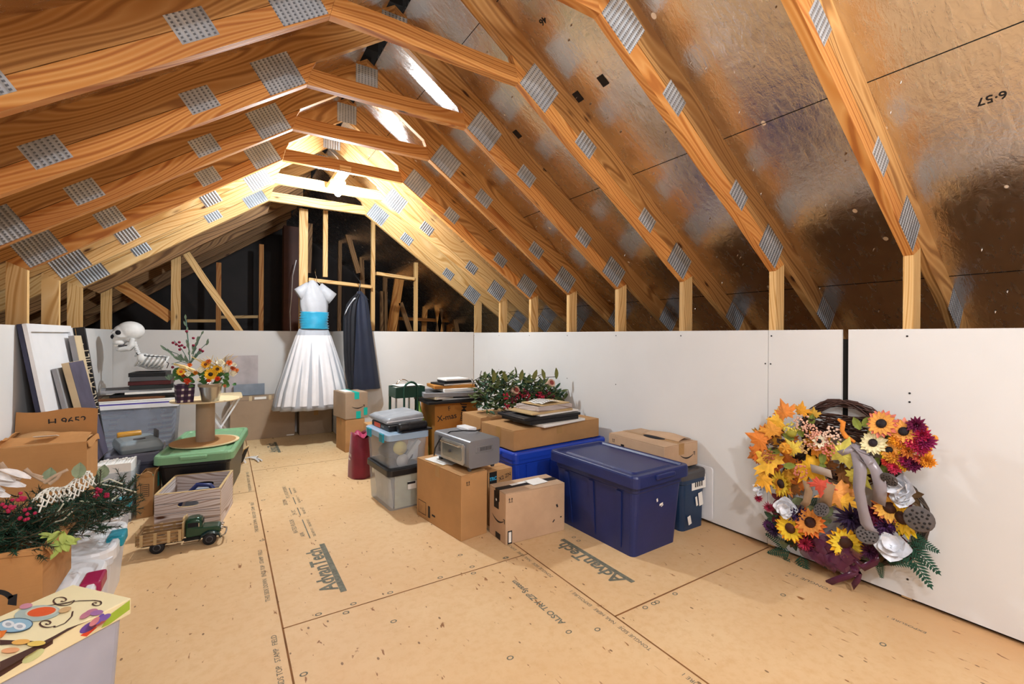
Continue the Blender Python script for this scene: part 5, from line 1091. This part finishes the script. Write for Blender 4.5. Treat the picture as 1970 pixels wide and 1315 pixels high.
part('plank_gap', m, GREYD, cr)
m = MB(); 
for c, d in (((0, -CD / 2 + .006, CH + .001), (CW, .014, .003)), ((0, CD / 2 - .006, CH + .001), (CW, .014, .003)), ((-CW / 2 + .006, 0, CH + .001), (.014, CD - .02, .003)), ((CW / 2 - .006, 0, CH + .001), (.014, CD - .02, .003))): m.box(c, d)
part('rim', m, WASHE, cr)
t = thing('bag_handle', 'navy and grey padded strap poking out of the whitewashed crate', 'bag', (-.145, 3.62, .02), -10)
m = MB(); m.tube([(-.12, -.03, .02), (-.08, -.03, .12), (.0, -.02, .20), (.07, -.02, .19), (.12, -.01, .11), (.13, 0, .02)], .014, 10); part('strap', m, NAVY, t)
m = MB(); m.loft([rr(.01, .02, .2, .08, .0, .03), rr(.01, .02, .15, .05, .12, .02), rr(.02, .02, .09, .03, .165, .012)]); part('pad', m, mat('grey_mesh', '8f98a4', .8, bump=.5), t)
# toy truck
tk = thing('toy_truck', 'dark green toy farm truck with wooden stake bed on the floor', 'toy truck', (-.19, 3.175, 0), -5)
TG = mat('green_toy_paint', '12402f', .25, .3, coat=.5, var=.08); TB = mat('black_toy_paint', '15181c', .3, .2); TW = mat('toy_wood', '8a6a44', .75, var=.3, scale=25); TWL = mat('toy_wood_pale', 'b59a6e', .75, var=.2)
m = MB()
for s_ in (-1, 1): m.box((-.01, s_ * .03, .045), (.36, .008, .012))
part('chassis', m, TB, tk)
m = MB(); prof = [(.01, .055), (.01, .105), (.02, .11), (.06, .107), (.085, .102), (.165, .096), (.175, .085), (.175, .055)]; m.prism(prof, (0, -.042, 0), (1, 0, 0), (0, 0, 1), (0, .084, 0)); part('body', m, TG, tk, bevel=.006, seg=3)
m = MB(); m.loft([rr(.05, 0, .085, .088, .104, .012), rr(.048, 0, .08, .084, .135, .014), rr(.046, 0, .076, .08, .148, .018), rr(.046, 0, .055, .06, .157, .02)]); part('cab', m, TG, tk)
m = MB()
for s_ in (-1, 1): m.box((.045, s_ * .0432, .124), (.05, .002, .024))
m.box((.0895, 0, .124), (.002, .06, .024)); part('window', m, SOCK, tk)
for s_ in (-1, 1):
    m = MB(); m.tube([(.02, s_ * .0445, .11), (.02, s_ * .0445, .138), (.07, s_ * .0445, .138), (.07, s_ * .0445, .11), (.02, s_ * .0445, .11)], .002, 5); part('window_trim', m, TG, tk)
    m = MB(); m.box((.075, s_ * .052, .125), (.004, .012, .02)); part('side_mirror', m, CHROME, tk)
    m = MB(); pts = [(.075, .045), (.09, .068), (.115, .078), (.145, .077), (.17, .062), (.18, .045)]; N = len(pts)
    rings = [[Vector((x, s_ * (.038 + .034 * q), z_ - .008 * q * q)) for x, z_ in pts] for q in (0, .35, .7, 1)]; m.loft(rings, (False, False), close=False); part('fender', m, mat('blackgreen_paint', '152a2c', .2, .3, coat=.5), tk, solid=.004)
    m = MB(); m.box((.045, s_ * .052, .042), (.08, .022, .004)); part('running_board', m, CHROME, tk, bevel=.001)
    m = MB(); m.ell((.182, s_ * .03, .082), (.010, .010, .010), 12); part('headlamp', m, CHROME, tk)
    for wx in (-.115, .125):
        m = MB(); m.lathe([(.012, -.009), (.03, -.009), (.034, -.005), (.034, .005), (.03, .009), (.012, .009)], (wx, s_ * .052, .034), 28, 0, Matrix.Rotation(PI / 2, 3, 'X')); w_ = part('wheel', m, mat('toy_tyre', '14151a', .6), tk)
        m = MB(); m.lathe([(.001, -.006), (.018, -.010), (.02, -.004), (.02, .004), (.018, .010), (.001, .006)], (wx, s_ * .052, .034), 20, 0, Matrix.Rotation(PI / 2, 3, 'X')); part('hub', m, GREYD, w_)
m = MB(); m.box((.177, 0, .075), (.006, .045, .036)); part('grille', m, CHROME, tk, bevel=.002)
m = MB(); m.tube([(.185, -.07, .045), (.2, -.05, .047), (.203, 0, .047), (.2, .05, .047), (.185, .07, .045)], .005, 8); part('bumper', m, CHROME, tk)
m = MB(); m.box((-.10, 0, .06), (.2, .14, .006)); part('bed_floor', m, TW, tk)
for s_ in (-1, 1):
    for k in range(3): m = MB(); m.beam((-.2, s_ * .072, .075 + .019 * k), (.0, s_ * .072, .078 + .019 * k), .012, .005); part('bed_slat', m, TW, tk)
    for x in (-.18, -.12, -.06, -.01): m = MB(); m.box((x, s_ * .077, .09), (.014, .005, .062)); part('stake', m, TWL, tk)
for k in range(3): m = MB(); m.beam((-.202, -.07, .075 + .019 * k), (-.202, .07, .075 + .019 * k), .012, .005, (0, 0, 1)); part('tail_slat', m, TW, tk)
for y_ in (-.05, .05): m = MB(); m.box((-.207, y_, .095), (.006, .012, .075)); part('stake', m, TWL, tk)
m = MB(); m.box((.002, 0, .11), (.006, .14, .09)); m.box((.002, -.02, .15), (.008, .05, .04), Matrix.Rotation(.0, 3, 'X')); part('headboard', m, TWL, tk)
for x in (-.045, -.03): m = MB(); m.ell((x, -.04, .05), (.006, .006, .008), 8); part('fuel_cap', m, CHROME, tk)
# box and cover of the owl painting
ow = thing('painted_box', 'clear box under a cream lid painted with owl and branches, bottom left corner', 'storage bin', (-.479, 1.733, 0), 41.3)
m = MB(); m.loft([rr(0, 0, .36, .20, 0, .02), rr(0, 0, .39, .235, .355, .02)], (True, False), smooth=False); part('body', m, CLEARB, ow, solid=.003)
m = MB(); m.box((0, 0, .378), (.42, .257, .048)); CRM = mat('cream_paint_lid', 'ecdfb4', .5, var=.03); part('lid', m, CRM, ow, bevel=.003, seg=2)
_pl = [0]
def paint(name, pts, hx, lift=.0006, line=0):
    _pl[0] += 1; lift = lift + _pl[0] * .00012
    m = MB(); P_ = [onZ(x, y, .4025 + lift) for x, y in pts]
    if line:
        for a, b_ in zip(P_, P_[1:]):
            d = (b_ - a); n = Vector((-d.y, d.x, 0)).normalized() * line / 2
            m.add([a - n, b_ - n, b_ + n, a + n], [(0, 1, 2, 3)])
    else: m.add(P_, [list(range(len(P_)))])
    part(name, m, mat('paint_' + hx, hx, .5, var=.05), ow, world=True)
def blob(x, y, rx, ry, a=0, n=20): return [(x + rx * math.cos(2 * PI * k / n) * math.cos(a) - ry * math.sin(2 * PI * k / n) * math.sin(a), y + rx * math.cos(2 * PI * k / n) * math.sin(a) + ry * math.sin(2 * PI * k / n) * math.cos(a)) for k in range(n)]
def spiral(x, y, r, turns=1.6, a0=0, tail=None, s_=1):
    p = [(x + r * (1 - t / 30) * math.cos(a0 + s_ * turns * 2 * PI * t / 30), y + .5 * r * (1 - t / 30) * math.sin(a0 + s_ * turns * 2 * PI * t / 30)) for t in range(28)]; return (tail or []) + p
BRN = '4a2f28'
paint('painted_trunk', [(0, 1272), (60, 1245), (105, 1222), (130, 1208), (180, 1190), (150, 1202), (125, 1216), (105, 1228), (60, 1256), (0, 1290)], BRN)
paint('painted_branch', [(0, 1240), (30, 1238), (78, 1240), (84, 1234), (60, 1232), (0, 1230)], BRN, .0009)
paint('painted_curl', spiral(119, 1154, 24, 1.5, 0, [(72, 1166), (100, 1163), (130, 1158)]), BRN, .0006, .004)
paint('painted_curl', spiral(184, 1160, 12, 1.2, -.8, [(112, 1163), (150, 1155), (180, 1154)]), BRN, .0006, .004)
paint('painted_curl', spiral(90, 1198, 18, 1.5, .6, [(140, 1175), (138, 1185), (125, 1198), (105, 1206)]), BRN, .0006, .004)
paint('painted_wing', blob(72, 1179, 45, 15, -.12), 'a9b9b4', .0009); paint('painted_wing', blob(80, 1176, 32, 10, -.12), 'c8c9b9', .0012); paint('painted_heart', blob(80, 1176, 28, 8.5, -.15), 'dd5a2c', .0015)
paint('painted_head', blob(28, 1202, 36, 14, -.1), '3a5468', .0018); paint('painted_head', blob(28, 1202, 34, 12.5, -.1), '8fb4c9', .0021)
for x, y in ((16, 1200), (38, 1204)): paint('painted_eye', blob(x, y, 12, 7), 'dfe3e6', .0024); paint('painted_eye', blob(x, y, 6, 3.5), 'a9b0bb', .0027)
paint('painted_beak', [(0, 1213), (14, 1211), (6, 1224), (0, 1226)], 'e0762c', .0030)
for x, y, a, hx in [(165, 1182, -.5, 'c07a8c'), (176, 1176, -.3, 'b4708c'), (186, 1178, -.2, '9c6aa0'), (192, 1190, -.9, '6a4aa0'), (182, 1195, -.7, 'cf7a80'), (202, 1187, -.5, '7a56a4'), (50, 1165, -.2, 'c98a9c'), (125, 1172, -.3, 'cda878')]: paint('painted_petal', blob(x, y, 13, 5, a), hx, .0009)
for x, y, hx in [(40, 1234, 'e8b05a'), (70, 1237, 'dfc060'), (20, 1250, 'e0a070')]: paint('painted_leaf', blob(x, y, 18, 5, -.1), hx, .0012)
m = MB(); W_ = lambda u, zz: Vector((u, -.1295, zz))
m.add([W_(.205, .398), W_(.205, .37), W_(.15, .358), W_(.13, .36), W_(.15, .385)], [(0, 1, 2, 3, 4)]); part('painted_grass', m, mat('paint_9db83c', '9db83c', .5), ow)
for u0, u1, z0, z1 in ((-.21, -.1, .358, .396), (-.1, .02, .37, .397)):
    m = MB(); m.add([W_(u0, z0), W_(u1, z1 - .01), W_(u1, z1), W_(u0, z1)], [(0, 1, 2, 3)]); part('painted_trunk', m, mat('paint_4a2f28', '4a2f28', .5), ow)
for u0, hx in ((-.02, 'cdd49a'), (.1, '6a4aa0'), (.125, 'cf7a80')):
    m = MB(); m.add([W_(u0 + .022 * math.cos(k * PI / 8), .382 + .012 * math.sin(k * PI / 8)) + Vector((0, -.0006, 0)) for k in range(16)], [tuple(range(16))]); part('painted_petal', m, mat('paint_' + hx, hx, .5), ow)
m = MB(); m.add([W_(.08, .37), W_(.11, .378), W_(.12, .368), W_(.095, .358)], [(0, 1, 2, 3)]); part('painted_leaf', m, mat('paint_d8492c', 'd8492c', .5), ow)
# carton with winter greenery
t = carton('open carton with curved logo spilling winter greenery, left edge', -.745, 2.255, .2845, .48, .33, .215, 0, CARDT, open_=[('+x', -60, .04), ('-y', -80, .02)])
m = MB(); fr = facefr(.48, .33, .215, '-y'); 
for k in range(14):
    a = PI * (.12 + .76 * k / 13); a2 = PI * (.12 + .76 * (k + 1) / 13); f_ = lambda q, r_: (r_ * math.cos(q), r_ * math.sin(q))
    poly(m, fr, .5, -.55, [f_(a, .044), f_(a2, .044), f_(a2, .058), f_(a, .058)][::-1])
poly(m, fr, .5, -.55, [(.04, .0), (.06, -.01), (.062, .028), (.042, .026)]); marks(t, m)
g = thing('winter_garland', 'pine garland with red berries and white net heaped over the carton and totes', 'garland', (-.62, 2.4, .5), 0)
m = MB(); cl = [Vector((-.96, 2.14, .53)), Vector((-.78, 2.13, .54)), Vector((-.60, 2.20, .53)), Vector((-.52, 2.38, .50)), Vector((-.47, 2.62, .46)), Vector((-.45, 2.88, .42))]
def on(t_): k = min(4, int(t_ * 5)); return cl[k].lerp(cl[k + 1], t_ * 5 - k)
tw = MB()
for i in range(760):
    t_ = R.random(); o = on(t_) + Vector((R.uniform(-.09, .07), R.uniform(-.11, .12), R.uniform(-.07, .045))); d = Vector((R.uniform(-1, 1), R.uniform(-1, .7), R.uniform(-.3, .8))).normalized(); L = R.uniform(.06, .12); tw.tube([o, o + d * L], .0018, 4)
    x_, y_, n_ = basis(d)
    for k in range(30):
        q = k / 30; a = R.random() * 6.28; dd = (x_ * math.cos(a) + y_ * math.sin(a)) + d * .8; p0 = o + d * L * q; p1 = p0 + dd.normalized() * .022; w2 = d.cross(dd).normalized() * .0019
        m.add([p0 - w2, p0 + w2, p1], [(0, 1, 2)])
part('pine_needles', m, FM('1b3f2c'), g, world=True)['kind'] = 'stuff'; part('twig', tw, FM('4a3a26'), g, world=True)['kind'] = 'stuff'
m = MB()
for i in range(24): o = on(R.random()) + Vector((R.uniform(-.09, .09), R.uniform(-.1, .1), R.uniform(-.03, .05))); leafm(m, o, (R.uniform(-1, 1), R.uniform(-1, .5), R.uniform(-.2, .8)), (0, -.3, 1), R.uniform(.03, .06), .014)
part('frosted_leaf', m, FM('c9ccb0'), g, world=True)['kind'] = 'stuff'
m = MB()
for x, y in [(10, 945), (30, 925), (50, 935), (20, 955), (60, 920)]: leafm(m, onY(x, y, 2.2), (R.uniform(-1, 1), -.3, .4), (0, -.5, 1), .09, .04)
part('pale_leaf', m, FM('ddd8d6'), g, world=True)
for x, y, r in [(15, 978, .02), (54, 989, .02), (38, 955, .018), (190, 943, .012), (187, 958, .012), (205, 952, .008)]: berries(g, 'berry_cluster', onY(x, y, 2.14 if x < 100 else 2.5), (0, -1, .3), r, 'a01a42', 8, .006)
m = MB()      # white net ribbon
A_, B_, C_, D_ = onY(62, 965, 2.2), onY(165, 912, 2.62), onY(75, 985, 2.16), onY(185, 935, 2.55)
for i in range(11):
    for j in range(5):
        f_ = lambda u, v: A_.lerp(B_, u).lerp(C_.lerp(D_, u), v) + Vector((0, 0, .03 * math.sin(PI * v) + .012 * math.sin(9 * u)))
        u, v = i / 11, j / 5; sft = .5 / 11 * (j % 2); m.tube([f_(u + sft, v), f_(u + 1 / 11 + sft * 0, v + 1 / 5)], .0028, 4); m.tube([f_(u + 1 / 11, v), f_(u + sft, v + 1 / 5)], .0028, 4)
part('white_net', m, FM('e6e4da'), g, world=True)['kind'] = 'stuff'
m = MB()
for P_ in ([(130, 960), (105, 995), (106, 1020)], [(210, 958), (180, 980), (165, 990)], [(35, 1030), (60, 1028), (90, 1040)], [(146, 975), (130, 990), (112, 995)], [(200, 925), (230, 930), (265, 940)], [(170, 915), (190, 925), (215, 915), (240, 925)]): m.tube([onY(x, y, 2.3 if x < 160 else 2.7) + Vector((0, -.05, 0)) for x, y in P_], .003, 5)
part('white_stem', m, FM('dcdcc6'), g, world=True)
m = MB()
for P_ in ([(0, 890), (14, 905), (5, 925)], [(0, 910), (30, 915), (60, 912), (85, 925)], [(48, 902), (60, 912), (82, 918)], [(85, 928), (105, 915), (130, 903)], [(0, 900), (20, 918), (40, 922)], [(95, 930), (110, 920), (118, 908)]): m.tube([onY(x, y, 2.32) for x, y in P_], [.008] + [.006] * (len(P_) - 1), 6)
part('driftwood_antler', m, FM('b39a82'), g, world=True)
m = MB()
for x, y in [(93, 915), (150, 905), (197, 907), (185, 925)]: leafm(m, onY(x, y, 2.4 if x < 160 else 2.7) + Vector((0, 0, -.03)), (.1, -.1, 1), (0, -1, .1), .06, .045)
part('dusty_green_leaf', m, FM('8b9a7c'), g, world=True)
m = MB()
for i in range(16): o = onY(R.uniform(95, 130), R.uniform(1020, 1050), 2.12); leafm(m, o, (R.uniform(-.5, 1), -.4, R.uniform(-.8, .5)), (0, -.6, 1), .045, .02)
part('lime_leaf', m, FM('a5b45c'), g, world=True)['kind'] = 'stuff'
# back of the room
t = carton('wide flat brown carton standing on edge against the back wall', .38, 6.03, 0, .66, .14, .50, 0, CARDG, tape='x', tmat=CARDG)
m = MB(); fr = facefr(.66, .14, .50, '-y'); quad(m, fr, 0, .82, .655, .0025, 0); marks(t, m, GREYD, 'fold_line'); m = MB(); quad(m, fr, -.1, .9, .12, .028); marks(t, m, PAPER, 'paper_label'); m = MB()
for q in (-.4, .2, .85): quad(m, fr, q, .9, .03, .055)
marks(t, m, BEIGE, 'tape_square'); m = MB(); quad(m, fr, .85, -.93, .08, .012); marks(t, m, PAPER, 'bottom_tape')
carton('low grey brown box on the floor behind the white dress', .94, 6.04, 0, .37, .2, .30, 0, CARDG)
t = thing('canvas_panel', 'grey washed square canvas above the flat carton at the back wall', 'canvas', (.17, 6.13, .503), 0); m = MB(); m.box((0, 0, .23), (.32, .03, .455), Matrix.Rotation(-.03, 3, 'X')); part('canvas', m, mat('washed_canvas', 'b3acae', .8, var=.15, scale=7), t)
t = thing('canvas_panel', 'low blue grey canvas in front of the grey washed one', 'canvas', (.24, 6.06, .503), 0); m = MB(); m.box((0, 0, .065), (.31, .02, .13), Matrix.Rotation(-.1, 3, 'X')); part('canvas', m, mat('bluegrey_paint', '7c8794', .7, var=.25, scale=6), t)
t = thing('skeleton_hand', 'white plastic skeleton hand on the floor right of the green lidded tote', 'skeleton', (.25, 5.0, 0), 20); m = MB()
for k in range(5): a = -.5 + .28 * k; m.tube([(0, 0, .012), (.05 * math.sin(a), .05 * math.cos(a), .02), (.09 * math.sin(a), .09 * math.cos(a), .015), (.12 * math.sin(a), .12 * math.cos(a), .006)], [.008, .006, .0055, .004], 6)
m.tube([(0, 0, .012), (-.02, -.12, .012)], .009, 6); m.tube([(.02, 0, .012), (.01, -.12, .012)], .007, 6); part('bones', m, BONE, t)
t = thing('picture_frame', 'small dark frame leaning on the right end of the green lidded tote', 'frame', (.14, 4.83, 0), -20); m = MB(); M = Matrix.Rotation(.35, 3, 'Y'); m.box((0, 0, .09), (.012, .14, .17), M); part('frame', m, WASHE, t); m = MB(); m.box((.008, 0, .088), (.004, .11, .14), M); part('picture_panel', m, SOCK, t)
# hanging clothes
def garment_ring(cx, cy, rx, ry, z_, nf=0, amp=0, ph=0, n=96, amp2=0):
    return [Vector((cx + (rx * (1 + amp * math.sin(nf * 2 * PI * k / n + ph) + amp2 * math.sin((nf * 2.3 // 1) * 2 * PI * k / n + 2 * ph))) * math.cos(2 * PI * k / n), cy + (ry * (1 + amp * math.sin(nf * 2 * PI * k / n + ph))) * math.sin(2 * PI * k / n), z_)) for k in range(n)]
DY = 5.40
dr = thing('formal_dress', 'white gown with full tulle skirt and blue sash hanging at the back', 'dress', (.83, DY, .40), 0)
SAT = mat('white_satin', 'a6a9af', .5, var=.06, scale=12, bump=.35); BSAT = mat('blue_satin', '2593b8', .35, var=.15, scale=10, bump=.3, sheen=.3)
m = MB(); ks = [(1.27, .148, .09, 0), (1.2, .175, .11, .008), (1.0, .235, .15, .03), (.8, .29, .19, .05), (.6, .345, .215, .06), (.45, .37, .225, .07), (.40, .375, .23, .075)]
m.loft([garment_ring(.83, DY + .02, rx, ry, z_, 17, am, .3, amp2=am * .6) for z_, rx, ry, am in ks], (False, False)); part('skirt', m, mat('white_tulle', 'a4a8b0', .7, var=.03, sheen=.3), dr, world=True, solid=.002)
m = MB(); m.loft([garment_ring(.83, DY + .02, rx * 1.04, ry * 1.04, z_, 23, am * .8, 1.3) for z_, rx, ry, am in ks[1:-1]], (False, False)); part('tulle_overlay', m, GAUZE, dr, world=True)
m = MB(); m.loft([garment_ring(.832, DY, .142 + .008 * math.sin(k * 2.6), .088, 1.268 + .0125 * k, 3, .06 * math.sin(k * 1.7), k * 1.3) for k in range(16)], (False, False)); part('sash', m, BSAT, dr, world=True, solid=.003)
m = MB(); m.loft([garment_ring(.832 - .004 * k, DY, rx, ry, z_, 9, .03, k) for k, (z_, rx, ry) in enumerate([(1.45, .138, .08), (1.53, .145, .08), (1.60, .140, .07), (1.66, .12, .06), (1.72, .085, .05), (1.78, .045, .035), (1.805, .02, .02)])], (False, True)); part('bodice', m, SAT, dr, world=True)
for s_, tip in ((-1, (-.165, 1.665)), (1, (.19, 1.64))):
    m = MB(); c0 = Vector((.83 + s_ * .05, DY, 1.74)); c1 = Vector((.83 + tip[0], DY - .01, tip[1])); d = (c1 - c0).normalized(); u_ = Vector((d.z, 0, -d.x)) * s_ * -1
    m.loft([[c0.lerp(c1, t_) + u_ * (.05 + .022 * t_) * math.cos(a) + Vector((0, 1, 0)) * (.03 + .015 * t_) * math.sin(a) - Vector((0, 0, .02 * t_ * 1.5)) for a in [2 * PI * k / 20 for k in range(20)]] for t_ in (0, .35, .7, 1)], (True, False)); part('sleeve', m, SAT, dr, world=True, solid=.002)
m = MB(); m.tube([(.72, DY, 1.70), (.79, DY, 1.77), (.852, DY, 1.80), (.90, DY, 1.77), (.96, DY, 1.70)], .004, 6); m.tube([(.852, DY, 1.80), (.852, DY, 1.84), (.845, DY + .005, 1.868), (.852, DY + .10, 1.925), (.866, DY + .15, 1.955), (.868, DY + .165, 1.945)], .003, 6); part('hanger', m, CHROME, dr, world=True)
TY = 5.17
tx_ = thing('hanging_suit', 'dark navy suit hanging in a long garment bag beside the white dress', 'suit', (1.27, TY, .60), 0)
NV = mat('navy_cloth', '141c30', .6, var=.2, scale=5, bump=.2, sheen=.1); BKC = mat('black_cloth', '0d0f18', .7, var=.2)
def suit(x0s, x1s, zs, ry, yo): return [[Vector(((a + b_) / 2 + (b_ - a) / 2 * math.cos(2 * PI * k / 48) * (1 + .02 * math.sin(9 * k / 48 * 2 * PI)), TY + yo + ry * math.sin(2 * PI * k / 48) * (1 + .18 * math.sin(7 * 2 * PI * k / 48 + z_ * 2)), z_)) for k in range(48)] for a, b_, z_ in zip(x0s, x1s, zs)]
m = MB(); m.loft(suit([1.16, 1.155, 1.165, 1.175, 1.18, 1.19, 1.21, 1.24], [1.50, 1.47, 1.44, 1.41, 1.38, 1.36, 1.34, 1.28], [.60, .80, 1.0, 1.2, 1.4, 1.55, 1.63, 1.69], .05, .0)); part('navy_panel', m, NV, tx_, world=True)
m = MB(); m.loft(suit([1.145, 1.11, 1.095, 1.09, 1.09, 1.12, 1.17, 1.22], [1.19, 1.20, 1.21, 1.22, 1.23, 1.24, 1.25, 1.26], [.62, .8, 1.0, 1.2, 1.4, 1.54, 1.61, 1.66], .06, -.01)); part('black_jacket', m, BKC, tx_, world=True)
m = MB(); m.grid(lambda u, v: (1.085 + .10 * u + .02 * v, TY - .075 + .01 * math.sin(4 * u), 1.42 + .19 * u ** .8 + .03 * v * (1 - u)), 6, 3); part('white_lining', m, SAT, tx_, world=True, solid=.003)
m = MB(); m.tube([(1.25, TY, 1.66), (1.265, TY, 1.74), (1.27, TY, 1.80), (1.272, TY + .2, 1.875), (1.275, TY + .355, 1.952), (1.285, TY + .37, 1.962), (1.29, TY + .39, 1.95)], .006, 6); m.tube([(1.20, TY, 1.62), (1.26, TY, 1.70), (1.36, TY, 1.60)], .006, 6); part('hanger', m, BLACKP, tx_, world=True)
